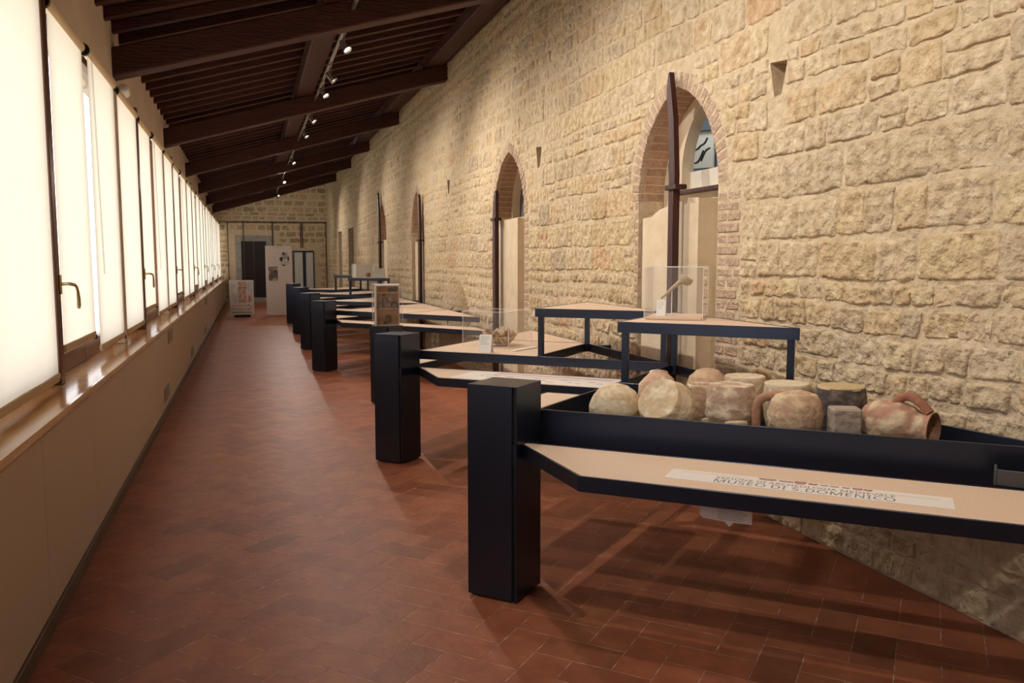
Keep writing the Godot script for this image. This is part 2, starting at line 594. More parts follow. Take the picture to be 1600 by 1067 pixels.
func stone_shape(mb: MB, s0: float, s1: float, y0: float, y1: float, nx: int, ny: int, face: float) -> void:
	var rows := []
	s0 -= 0.006
	s1 += 0.006
	y0 -= 0.005
	y1 += 0.005
	var w := s1 - s0
	var h := y1 - y0
	var k := rng.randf_range(0.0, 100.0)
	var prj := rng.randf_range(0.003, 0.014)
	var j := [rng.randf_range(-0.02, 0.02), rng.randf_range(-0.02, 0.02), rng.randf_range(-0.02, 0.02), rng.randf_range(-0.02, 0.02)]
	var tilt := rng.randf_range(-0.02, 0.02)
	for i in ny + 1:
		var line := PackedVector3Array()
		for q in nx + 1:
			var a := float(q) / nx
			var b := float(i) / ny
			# gather the outer rows at the rim, so that the edge is short and rounded
			a = 0.5 + 0.5 * signf(a - 0.5) * pow(absf(a - 0.5) * 2.0, 0.55)
			b = 0.5 + 0.5 * signf(b - 0.5) * pow(absf(b - 0.5) * 2.0, 0.55)
			var ea := absf(a - 0.5) * 2.0
			var eb := absf(b - 0.5) * 2.0
			var rim := clampf(pow(pow(ea, 9.0) + pow(eb, 9.0), 0.1111), 0.0, 1.3)
			var shrink := 1.0 / maxf(1.0, rim)
			var sa := 0.5 + (a - 0.5) * lerpf(1.0, shrink, 0.9)
			var sb := 0.5 + (b - 0.5) * lerpf(1.0, shrink, 0.9)
			var ss := s0 + sa * w + lerpf(j[0], j[1], sb) * (1.0 - sa) + lerpf(j[2], j[3], sb) * sa
			var yy := y0 + sb * h + tilt * (sa - 0.5) * w
			ss += noise.get_noise_2d(yy * 9.0 + k, ss * 3.0) * 0.016
			yy += noise.get_noise_2d(ss * 7.0, yy * 3.0 + k) * 0.013
			var dome := 1.0 - pow(minf(rim, 1.0), 12.0)
			var bump := noise.get_noise_3d(ss * 7.0, yy * 9.0, k) * 0.011 + noise2.get_noise_3d(ss * 26.0, yy * 30.0, k) * 0.009
			var x := face - dome * prj - bump * (0.25 + 0.75 * dome) + (0.012 if rim > 0.985 else 0.0)
			line.append(Vector3(x, yy + noise2.get_noise_2d(ss * 0.45, floor(y0 * 1.2) * 3.0) * 0.03 * clampf(y0 * 3.0, 0.0, 1.0), -ss))
		rows.append(line)
	mb.grid(rows, Vector3(face + 3.0, (y0 + y1) / 2.0, -(s0 + s1) / 2.0))

func build_right_wall() -> void:
	var wall := structure("wall_right", "tall tan rubble stone wall with pointed arches", "wall")
	var slab := CSGCombiner3D.new()
	slab.name = "mortar_face"
	wall.add_child(slab)
	var base := CSGBox3D.new()
	base.size = Vector3(0.22, 5.4, NEAR_Z - FAR_Z + 0.6)
	base.position = Vector3(WALL_X + 0.11, 2.6, (NEAR_Z + FAR_Z) / 2.0)
	base.material = M.mortar
	slab.add_child(base)
	for a in ARCH:
		var pts := PackedVector2Array()
		for p in arch_points(a):
			pts.append(Vector2(p.x, p.y))
		pts.append(Vector2(a[1], 0.02))
		pts.append(Vector2(a[0], 0.02))
		var cut := CSGPolygon3D.new()
		cut.polygon = pts
		cut.depth = 0.6
		cut.operation = CSGShape3D.OPERATION_SUBTRACTION
		# polygon x -> world z, y -> y; extrusion (-local z) -> along x
		cut.transform = Transform3D(Basis(Vector3(0, 0, 1), Vector3(0, 1, 0), Vector3(-1, 0, 0)), Vector3(WALL_X - 0.2, 0, 0))
		cut.material = M.mortar
		slab.add_child(cut)
	for q in NICHE:
		var cut := CSGBox3D.new()
		cut.size = Vector3(0.4, q[2] - 0.02, q[0] - q[1])
		cut.position = Vector3(WALL_X + 0.02, (q[2] + 0.02) / 2.0, (q[0] + q[1]) / 2.0)
		cut.operation = CSGShape3D.OPERATION_SUBTRACTION
		cut.material = M.mortar
		slab.add_child(cut)
	for q in HOLE:
		var cut := CSGPolygon3D.new()
		cut.polygon = PackedVector2Array([Vector2(q[0] - q[2] * 0.5, q[1] + q[3] * 0.5), Vector2(q[0] + q[2] * 0.55, q[1] + q[3] * 0.42), Vector2(q[0] + q[2] * 0.25, q[1] - q[3] * 0.55), Vector2(q[0] - q[2] * 0.2, q[1] - q[3] * 0.6)])
		cut.depth = 0.35
		cut.operation = CSGShape3D.OPERATION_SUBTRACTION
		cut.transform = Transform3D(Basis(Vector3(0, 0, 1), Vector3(0, 1, 0), Vector3(-1, 0, 0)), Vector3(WALL_X - 0.2, 0, 0))
		cut.material = M.mortar
		slab.add_child(cut)
	# stones in courses
	var specs := []
	var y := 0.0
	while y < 5.1:
		var h := rng.randf_range(0.13, 0.245)
		if rng.randf() < 0.25:
			h = rng.randf_range(0.08, 0.12)
		var gaps := wall_gap(y, y + h)
		var s := -1.2 + rng.randf_range(0.0, 0.2)
		while s < -FAR_Z:
			var w := h * rng.randf_range(0.75, 2.5)
			w = clampf(w, 0.10, 0.56)
			var s1 := minf(s + w, -FAR_Z)
			var next := s1 + rng.randf_range(0.004, 0.020)
			var pieces := [[s, s1]]
			for q in gaps:
				var cut := []
				for p in pieces:
					if p[1] <= q[0] or p[0] >= q[1]:
						cut.append(p)
						continue
					if p[0] < q[0]:
						cut.append([p[0], q[0]])
					if p[1] > q[1]:
						cut.append([q[1], p[1]])
				pieces = cut
			for p in pieces:
				if p[1] - p[0] < 0.06:
					continue
				var top := y + h - rng.randf_range(0.0, 0.02)
				var z: float = -(p[0] + p[1]) / 2.0
				var dep: float = -z * 0.9476 + WALL_X * 0.304 - (y + h / 2.0 - 1.575) * 0.0976
				var px: float = (WALL_X * 0.952 + z * 0.3057) / maxf(dep, 0.1) * 1280.0 + 800.0
				var py: float = 533.5 - 1280.0 * (WALL_X * 0.0298 + (y + h / 2.0 - 1.575) * 0.9952 - z * 0.0929) / maxf(dep, 0.1)
				var seen := dep > 0.5 and px < 1680.0 and px > 300 and py > -50.0 and py < 1080.0
				if h > 0.16 and p[1] - p[0] < 0.34 and rng.randf() < 0.28:
					var cut_at := lerpf(y, top, rng.randf_range(0.38, 0.62))
					specs.append([(p[1] - p[0]) * h * 0.5 / (dep * dep) if seen else 0.0, p[0], p[1], y + 0.004, cut_at - 0.008, dep])
					specs.append([(p[1] - p[0]) * h * 0.5 / (dep * dep) if seen else 0.0, p[0], p[1], cut_at + 0.008, top, dep])
					continue
				specs.append([(p[1] - p[0]) * h / (dep * dep) if seen else 0.0, p[0], p[1], y + 0.004, top, dep])
			s = next
		y += h + rng.randf_range(0.004, 0.016)
	specs.sort_custom(func(p, q): return p[0] > q[0])
	var rest := MB.new()
	for i in specs.size():
		var d: Array = specs[i]
		if i < 300:
			var mb := MB.new()
			mb.col = stone_tone(d[3], d[1])
			stone_shape(mb, d[1], d[2], d[3], d[4], 18, 12, WALL_X)
			put("stone", mb, M.stone, wall)
		else:
			rest.col = stone_tone(d[3], d[1])
			if d[5] < 8.0:
				stone_shape(rest, d[1], d[2], d[3], d[4], 7, 5, WALL_X)
			else:
				stone_shape(rest, d[1], d[2], d[3], d[4], 5, 4, WALL_X)
	var r := put("stone_field", rest, M.stone, wall)
	r.set_meta("kind", "stuff")
	# backs of the niches further along
	for q in NICHE:
		var mb := MB.new()
		mb.span(Vector3(WALL_X + 0.16, 0, q[1] - 0.02), Vector3(WALL_X + 0.2, q[2], q[0] + 0.02))
		put("niche_panel", mb, M.grey_panel, wall)
	# bricks: rings over the arches and the jamb courses
	for i in ARCH.size():
		var a: Array = ARCH[i]
		var pts := arch_points(a, 0.0, 40)
		var run := 0.0
		var want := 0.04
		for k in pts.size() - 1:
			var p: Vector2 = pts[k]
			var q: Vector2 = pts[k + 1]
			var L := p.distance_to(q)
			while run + L >= want:
				var o := p.lerp(q, (want - run) / L)
				var d := (q - p).normalized()
				var nn := Vector2(d.y, -d.x)
				if nn.dot(o - Vector2((a[0] + a[1]) / 2.0, a[2])) < 0.0:
					nn = -nn
				var mb := MB.new()
				var tone := rng.randf_range(0.86, 1.12)
				mb.col = Color(tone, tone * rng.randf_range(0.9, 1.02), tone * rng.randf_range(0.85, 1.0))
				var rad := 0.125 + rng.randf_range(-0.015, 0.01)
				var mid := o + nn * (rad / 2.0 - 0.006)
				var turn := Basis(Vector3.RIGHT, Vector3(0, d.y, d.x), Vector3(0, nn.y, nn.x))
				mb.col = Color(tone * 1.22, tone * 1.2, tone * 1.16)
				mb.box(Vector3(WALL_X + 0.022 + rng.randf_range(-0.004, 0.004), mid.y, mid.x), Vector3(0.026, 0.0295, rad / 2.0), turn, 0.005)
				put("brick", mb, M.brick, wall)
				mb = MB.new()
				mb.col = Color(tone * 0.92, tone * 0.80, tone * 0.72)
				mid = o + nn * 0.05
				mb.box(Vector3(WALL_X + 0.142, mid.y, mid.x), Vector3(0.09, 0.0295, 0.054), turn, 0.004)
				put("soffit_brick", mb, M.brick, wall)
				want += 0.0675
			run += L
		# jambs
		if i < 2:
			for side in 2:
				var yy := 0.45
				var row := 0
				while yy < a[2] - 0.06:
					var h := rng.randf_range(0.050, 0.066)
					var z0: float = a[0] + 0.004 if side == 0 else a[1] - 0.004
					var dirz := 1.0 if side == 0 else -1.0
					var room: float = (0.27 if i == 0 else 0.14) if side == 0 else 0.055
					var at := 0.0
					while at < room - 0.03:
						var w := minf(rng.randf_range(0.18, 0.26), room - at)
						if row % 2 == 1 and at == 0.0 and room > 0.2:
							w = 0.11
						var mb := MB.new()
						var tone := rng.randf_range(1.05, 1.3)
						mb.col = Color(tone, tone * rng.randf_range(0.95, 1.06), tone * rng.randf_range(0.95, 1.06))
						mb.box(Vector3(WALL_X + 0.056 + rng.randf_range(-0.006, 0.004), yy + h / 2.0, z0 + dirz * (at + w / 2.0)), Vector3(0.06, h / 2.0, w / 2.0 - 0.004), Basis().rotated(Vector3.RIGHT, rng.randf_range(-0.015, 0.015)), 0.006)
						put("brick", mb, M.brick, wall)
						at += w + 0.012
					yy += h + 0.016
					row += 1
	# a low blocked arch of upright bricks
	var ca := Vector2(-12.25, 0.30)
	for k in 40:
		var an := PI * (k + 0.5) / 40.0
		var d := Vector2(cos(an), sin(an))
		var o := ca + d * 0.80
		var mb := MB.new()
		var tone := rng.randf_range(1.0, 1.2)
		mb.col = Color(tone * 0.9, tone * 0.88, tone * 0.86)
		mb.box(Vector3(WALL_X + 0.008, o.y, o.x), Vector3(0.02, 0.021, 0.23), Basis(Vector3.RIGHT, Vector3(0, -d.x, d.y), Vector3(0, d.y, d.x)), 0.008)
		if o.y > 0.05:
			put("brick", mb, M.stone, wall)

func build_arches() -> void:
	# what fills the arches: an inner skin with a smaller opening, plaster piers, brown posts
	var inner := structure("wall_inner", "pale inner masonry skin behind the arches", "wall")
	var X := WALL_X + 0.22
	var skin := CSGCombiner3D.new()
	skin.name = "inner_skin"
	inner.add_child(skin)
	var b := CSGBox3D.new()
	b.size = Vector3(0.1, 5.4, 19.4)
	b.position = Vector3(X + 0.055, 2.6, -12.0)
	b.material = M.plaster
	skin.add_child(b)
	for a in [[-5.14, -5.76, 2.28, 2.74], [-9.36, -10.06, 2.28, 2.72]]:
		var pts := PackedVector2Array()
		for p in arch_points(a):
			pts.append(p)
		pts.append(Vector2(a[1], 2.12))
		pts.append(Vector2(a[0], 2.12))
		var cut := CSGPolygon3D.new()
		cut.polygon = pts
		cut.depth = 0.6
		cut.operation = CSGShape3D.OPERATION_SUBTRACTION
		cut.transform = Transform3D(Basis(Vector3(0, 0, 1), Vector3(0, 1, 0), Vector3(-1, 0, 0)), Vector3(X - 0.2, 0, 0))
		cut.material = M.plaster
		skin.add_child(cut)
	# parapet in the first opening, grey sheet painted for the dark room in the second
	var mb := MB.new()
	mb.span(Vector3(X + 0.07, 2.10, -5.80), Vector3(X + 0.1, 2.265, -5.1), 0.004)
	put("parapet", mb, M.parapet, inner)
	mb = MB.new()
	mb.span(Vector3(X + 0.115, 2.05, -10.15), Vector3(X + 0.14, 2.8, -9.3))
	put("dark_room_sheet", mb, M.grey_panel, inner)
	mb = MB.new()
	mb.span(Vector3(X - 0.06, 2.085, -5.82), Vector3(X + 0.10, 2.115, -4.9), 0.004)
	put("sill_board", mb, M.post_wood, inner)
	# plaster piers
	var piers := [[-5.14, -5.995, [2.02, 2.03, 2.0, 1.99, 1.97, 1.92, 1.915]], [-9.21, -10.1, [2.08, 2.08]], [-14.70, -15.42, [1.95, 1.94]], [-18.76, -19.3, [2.06, 2.06]]]
	for i in piers.size():
		var q: Array = piers[i]
		var poly := PackedVector2Array([Vector2(q[0], 0.0)])
		var tops: Array = q[2]
		for k in tops.size():
			poly.append(Vector2(lerpf(q[0], q[1], float(k) / (tops.size() - 1)), tops[k]))
		poly.append(Vector2(q[1], 0.0))
		mb = MB.new()
		mb.slab_x(poly, WALL_X + 0.012, X)
		put("plaster_pier", mb, M.plaster, inner)
	# brown posts
	post(-5.36, 2.09, 2.93, -5.43, 0.036, "tall dark brown post with ledge and long tapering blade before nearest arch", true)
	post(-9.86, 2.08, 2.44, -9.82, 0.055, "dark brown post with short pointed blade at far jamb of second arch", false)
	post(-14.60, 1.93, 2.76, -14.62, 0.075, "dark brown post with thick notched blade in front of third arch", false)
	post(-19.30, 2.00, 3.16, -19.42, 0.085, "dark brown post with thin tall blade beside the farthest arch", false)

func post(z: float, ledge: float, top: float, ztop: float, w: float, label: String, long_ledge: bool) -> void:
	var t := thing("arch_post", label, "post", Vector3(WALL_X - 0.062, 0, z), "brown posts before the arches")
	var mb := MB.new()
	# slightly wavy lower shaft
	var rows := []
	for i in 13:
		var yy := lerpf(0.0, ledge, i / 12.0)
		var k := noise.get_noise_2d(yy * 2.0, z) * 0.008
		rows.append(PackedVector3Array([Vector3(-0.026, yy, w + k), Vector3(0.026, yy, w + k * 0.4), Vector3(0.026, yy, -w + k * 0.3), Vector3(-0.026, yy, -w)]))
	for i in 12:
		for j in 4:
			var k := (j + 1) % 4
			var mid: Vector3 = (rows[i][j] + rows[i][k]) / 2.0
			mb.quad(rows[i][j], rows[i][k], rows[i + 1][k], rows[i + 1][j], Vector3(mid.x - 0.001, 0, mid.z) * Vector3(1, 0, 1))
	mb.quad(rows[12][0], rows[12][1], rows[12][2], rows[12][3], Vector3.UP)
	put("shaft", mb, M.post_wood, t)
	mb = MB.new()
	var reach: float = 0.10 if long_ledge else w + 0.035
	mb.span(Vector3(-0.045, ledge - 0.004, -w - 0.03), Vector3(0.05, ledge + 0.032, reach), 0.006)
	put("ledge", mb, M.post_wood, t)
	# blade
	var dz := ztop - z
	var h := top - ledge
	var poly := PackedVector2Array([Vector2(w * 1.15, ledge + 0.02), Vector2(w * 1.25, ledge + h * 0.12), Vector2(w * 0.9 + dz * 0.3, ledge + h * 0.6), Vector2(w * 0.75 + dz, ledge + h * 0.9), Vector2(w * 0.2 + dz, top), Vector2(-w * 0.2 + dz, top - 0.01), Vector2(-w * 0.85 + dz, ledge + h * 0.86), Vector2(-w + dz * 0.3, ledge + h * 0.5), Vector2(-w * 1.1, ledge + 0.02)])
	mb = MB.new()
	mb.slab_x(poly, -0.022, 0.018)
	put("blade", mb, M.post_wood, t)
	if h > 0.6:
		mb = MB.new()
		mb.slab_x(PackedVector2Array([Vector2(-w * 1.1, ledge + 0.02), Vector2(-w * 1.1 - 0.03, ledge + 0.19), Vector2(-w * 1.1 - 0.012, ledge + 0.2), Vector2(-w * 0.4, ledge + 0.05)]), -0.016, 0.016)
		put("spur", mb, M.post_wood, t)

# ------------------------------------------------------------------ window side
var HANDLE := [-1.0, -5.02, -8.91, -12.86, -17.0, -21.05, -25.15, -29.25]

func bay_end(i: int) -> float:
	return HANDLE[i + 1] if i + 1 < HANDLE.size() else FAR_Z

func build_left_wall() -> void:
	var w := structure("wall_left", "low beige panelled wall under the windows with plaster band above", "wall")
	var mb := MB.new()
	mb.span(Vector3(-1.30, -0.1, FAR_Z - 0.2), Vector3(DADO_X - 0.014, 0.862, NEAR_Z))
	put("parapet_core", mb, M.upper_plaster, w)
	mb = MB.new()
	mb.span(Vector3(-1.34, 3.06, FAR_Z - 0.2), Vector3(WIN_X, 3.95, NEAR_Z))
	put("upper_band", mb, M.upper_plaster, w)
	mb = MB.new()
	mb.span(Vector3(-1.34, 0.85, -0.95), Vector3(WIN_X, 3.06, NEAR_Z))
	put("end_pier", mb, M.upper_plaster, w)
	# panels of the dado
	var z := NEAR_Z
	while z > FAR_Z:
		var z1 := maxf(z - 1.18, FAR_Z)
		mb = MB.new()
		mb.span(Vector3(DADO_X - 0.014, 0.075, z1 + 0.0015), Vector3(DADO_X, 0.858, z - 0.0015), 0.002)
		put("wall_panel", mb, M.dado, w)
		z = z1
	# small cover plates let into the panels
	for q in [[-8.95, 0.22], [-9.55, 0.76], [-13.1, 0.22], [-17.2, 0.22], [-17.8, 0.76]]:
		mb = MB.new()
		mb.span(Vector3(DADO_X, q[1] - 0.08, q[0] - 0.45), Vector3(DADO_X + 0.008, q[1] + 0.06, q[0] + 0.05), 0.002)
		for k in 5:
			mb.span(Vector3(DADO_X + 0.008, q[1] - 0.045 + k * 0.02, q[0] - 0.42), Vector3(DADO_X + 0.011, q[1] - 0.036 + k * 0.02, q[0] + 0.02))
		put("vent_plate", mb, M.vent, w)
	var bb := structure("baseboard_left", "narrow dark baseboard along the panelled wall", "baseboard")
	mb = MB.new()
	mb.span(Vector3(DADO_X - 0.014, 0.0, FAR_Z), Vector3(DADO_X + 0.012, 0.074, NEAR_Z), 0.003)
	put("board", mb, M.base, bb)
	# sill in lengths
	var sill := structure("trim_1", "long varnished brown wooden window sill with rounded nose", "window sill")
	z = NEAR_Z
	while z > FAR_Z:
		var z1 := maxf(z - 2.05, FAR_Z)
		mb = MB.new()
		var rows := []
		var pts := [Vector2(-1.12, 0.90), Vector2(-0.835, 0.90), Vector2(-0.832, 0.903), Vector2(-0.815, 0.904), Vector2(-0.803, 0.898), Vector2(-0.798, 0.886), Vector2(-0.803, 0.873), Vector2(-0.815, 0.866), Vector2(-0.83, 0.862), Vector2(-1.12, 0.862)]
		for p in pts:
			rows.append(PackedVector3Array([Vector3(p.x, p.y, z - 0.001), Vector3(p.x, p.y, z1 + 0.001)]))
		for k in pts.size() - 1:
			var e: Vector2 = pts[k + 1] - pts[k]
			mb.quad(rows[k][0], rows[k + 1][0], rows[k + 1][1], rows[k][1], Vector3(-e.y, e.x, 0) if k > 0 else Vector3.UP)
		put("sill_board", mb, M.sill, sill)
		z = z1
	# a small white cylinder of unknown purpose above the rollers under the first beam
	var fx := MB.new()
	fx.lathe([[0.0, -0.07], [0.035, -0.068], [0.04, -0.05], [0.04, 0.05], [0.035, 0.068], [0.0, 0.07]], 16, Transform3D(Basis(Vector3.RIGHT, 1.3), Vector3(WIN_X + 0.045, 3.13, -8.42)))
	tag(put("wall_cylinder", fx, M.white, self), "small white cylinder fixed to plaster band under nearest visible roof beam", "wall_object")

func build_windows() -> void:
	var count := 0
	for i in HANDLE.size():
		var H: float = HANDLE[i]
		var E := bay_end(i)
		var L := H - E
		count += 1
		var w := structure("window_%d" % count, "timber window bay at left picture edge, nearest the camera" if i == 0 else "tall timber window bay with the %s brass handle from the camera" % ["first", "second", "third", "fourth", "fifth", "sixth", "seventh", "eighth"][i - 1], "window")
		var k := L / 3.95
		var mull := H - 2.46 * k
		var mid := H - 1.19 * k
		var mb := MB.new()
		# corner post of the opening sash and its frame
		mb.span(Vector3(WIN_X - 0.06, 0.90, H - 0.045), Vector3(-0.985, 3.06, H + 0.055), 0.006)
		put("post", mb, M.frame_wood, w)
		mb = MB.new()
		mb.span(Vector3(WIN_X - 0.06, 0.90, mull - 0.07), Vector3(-0.978, 2.94, mull + 0.07), 0.005)
		put("pier", mb, M.upper_plaster, w)
		# sashes: three per bay
		for q in [[H - 0.045, mid], [mid, mull + 0.07], [mull - 0.07, E + 0.055]]:
			var s := Node3D.new()
			s.name = "sash"
			w.add_child(s, true)
			mb = MB.new()
			var x0 := WIN_X - 0.055
			var x1 := WIN_X - 0.005
			mb.span(Vector3(x0, 0.90, q[1]), Vector3(x1, 1.02, q[0]), 0.004)
			mb.span(Vector3(x0, 2.98, q[1]), Vector3(x1, 3.06, q[0]), 0.004)
			mb.span(Vector3(x0, 1.02, q[1]), Vector3(x1, 2.98, q[1] + 0.055), 0.004)
			mb.span(Vector3(x0, 1.02, q[0] - 0.055), Vector3(x1, 2.98, q[0]), 0.004)
			put("sash_frame", mb, M.frame_wood, s)
			mb = MB.new()
			var xg := WIN_X - 0.03
			mb.quad(Vector3(xg, 1.02, q[1] + 0.05), Vector3(xg, 1.02, q[0] - 0.05), Vector3(xg, 2.98, q[0] - 0.05), Vector3(xg, 2.98, q[1] + 0.05), Vector3.RIGHT)
			put("pane", mb, M.glass, s)
		# lever handle on the post
		mb = MB.new()
		mb.span(Vector3(-0.985, 1.395, H - 0.034), Vector3(-0.976, 1.50, H - 0.006), 0.003)
		var path := []
		for q in [[0.0, 0.0], [0.035, 0.002], [0.055, -0.002]]:
			path.append(Vector3(-0.978 + q[0], 1.45 + q[1], H - 0.02))
		for q in [[0.062, -0.006, 0.03], [0.064, -0.018, 0.065], [0.064, -0.045, 0.095], [0.064, -0.085, 0.108], [0.064, -0.125, 0.110], [0.062, -0.142, 0.108]]:
			path.append(Vector3(-0.978 + q[0], 1.45 + q[1], H - 0.02 - q[2]))
		mb.tube(path, [0.009, 0.009, 0.010, 0.009, 0.008, 0.008, 0.010, 0.011, 0.007], 10)
		put("lever_handle", mb, M.brass, w)
		# blinds
		var names := ["first", "second", "third", "fourth", "fifth", "sixth", "seventh", "eighth", "ninth"]
		if E < -1.0:
			var where: String = "at left edge of picture, nearest to camera" if i == 0 else "bay of %s handle" % names[i - 1]
			if i > 0:
				blind(H - 0.13, H - 1.135 * k, 1.06, -1.0, "white roller blind next to handle, shorter hem, " + where, false, i <= 3)
				blind(H - 1.225 * k, H - 2.37 * k, 0.955, -0.982, "middle white roller blind with cord loop, " + where, true, i <= 3)
				blind(H - 2.62 * k, E + 0.11, 0.955, -0.99, "white roller blind past the grey pier, " + where, false, i <= 3)
			else:
				blind(H - 1.20 * k, H - 2.37 * k, 0.955, -0.982, "white roller blind beside the camera, mostly out of picture", true, false)
				blind(H - 2.62 * k, E + 0.13, 0.935, -0.982, "wide bright white roller blind " + where, false, true)
	# end frame of the last bay closes against the back wall
	var o := MB.new()
	o.span(Vector3(WIN_X - 0.06, 0.9, FAR_Z - 0.02), Vector3(WIN_X, 3.06, FAR_Z + 0.10))
	var t := structure("trim_2", "narrow plaster strip closing window wall at far end", "trim")
	put("strip", o, M.upper_plaster, t)

func blind(za: float, zb: float, hem: float, x: float, label: String, cord: bool, fine: bool) -> void:
	var t := thing("roller_blind", label, "blind", Vector3(x, hem, (za + zb) / 2.0), "white roller blinds along the windows")
	var h := (za - zb) / 2.0
	var top := 2.955 - hem
	var mb := MB.new()
	var n := 10
	for i in n:
		var a := lerpf(h, -h, float(i) / n)
		var b := lerpf(h, -h, float(i + 1) / n)
		var fa := noise.get_noise_2d(a * 1.5, za) * 0.006
		var fb := noise.get_noise_2d(b * 1.5, za) * 0.006
		mb.quad(Vector3(fa, 0.03, a), Vector3(fb, 0.03, b), Vector3(0.0, top, b), Vector3(0.0, top, a), Vector3.RIGHT)
	put("fabric", mb, M.blind, t)
	mb = MB.new()
	mb.span(Vector3(-0.009, 0.0, -h), Vector3(0.009, 0.044, h), 0.005)
	put("hem_bar", mb, M.hem, t)
	mb = MB.new()
	mb.tube([Vector3(-0.008, top + 0.02, h + 0.0), Vector3(-0.008, top + 0.02, -h)], 0.033, 16)
	put("roller", mb, M.roller, t)
	for s in [-1.0, 1.0]:
		mb = MB.new()
		mb.tube([Vector3(-0.02, top + 0.02, s * h), Vector3(-0.02, top + 0.02, s * (h + 0.028))], 0.042, 14)
		mb.span(Vector3(-0.075, top + 0.0, s * (h + 0.014) - 0.008), Vector3(-0.02, top + 0.04, s * (h + 0.014) + 0.008))
		put("bracket", mb, M.black_plastic, t)
	if fine:
		mb = MB.new()
		mb.box(Vector3(0.004, 0.005, -h + 0.01), Vector3(0.012, 0.014, 0.012), Basis(), 0.004)
		put("hem_clip", mb, M.black_plastic, t)
	if cord and fine:
		mb = MB.new()
		var p := []
		for i in 15:
			var a := PI * i / 14.0
			p.append(Vector3(0.03, 0.55 - sin(a) * 0.02, h - 0.10 + cos(a) * 0.016))
		p.push_front(Vector3(0.012, top + 0.01, h - 0.08))
		p.push_back(Vector3(0.012, top + 0.01, h - 0.12))
		mb.tube(p, 0.0012, 5)
		put("cord", mb, M.hem, t)

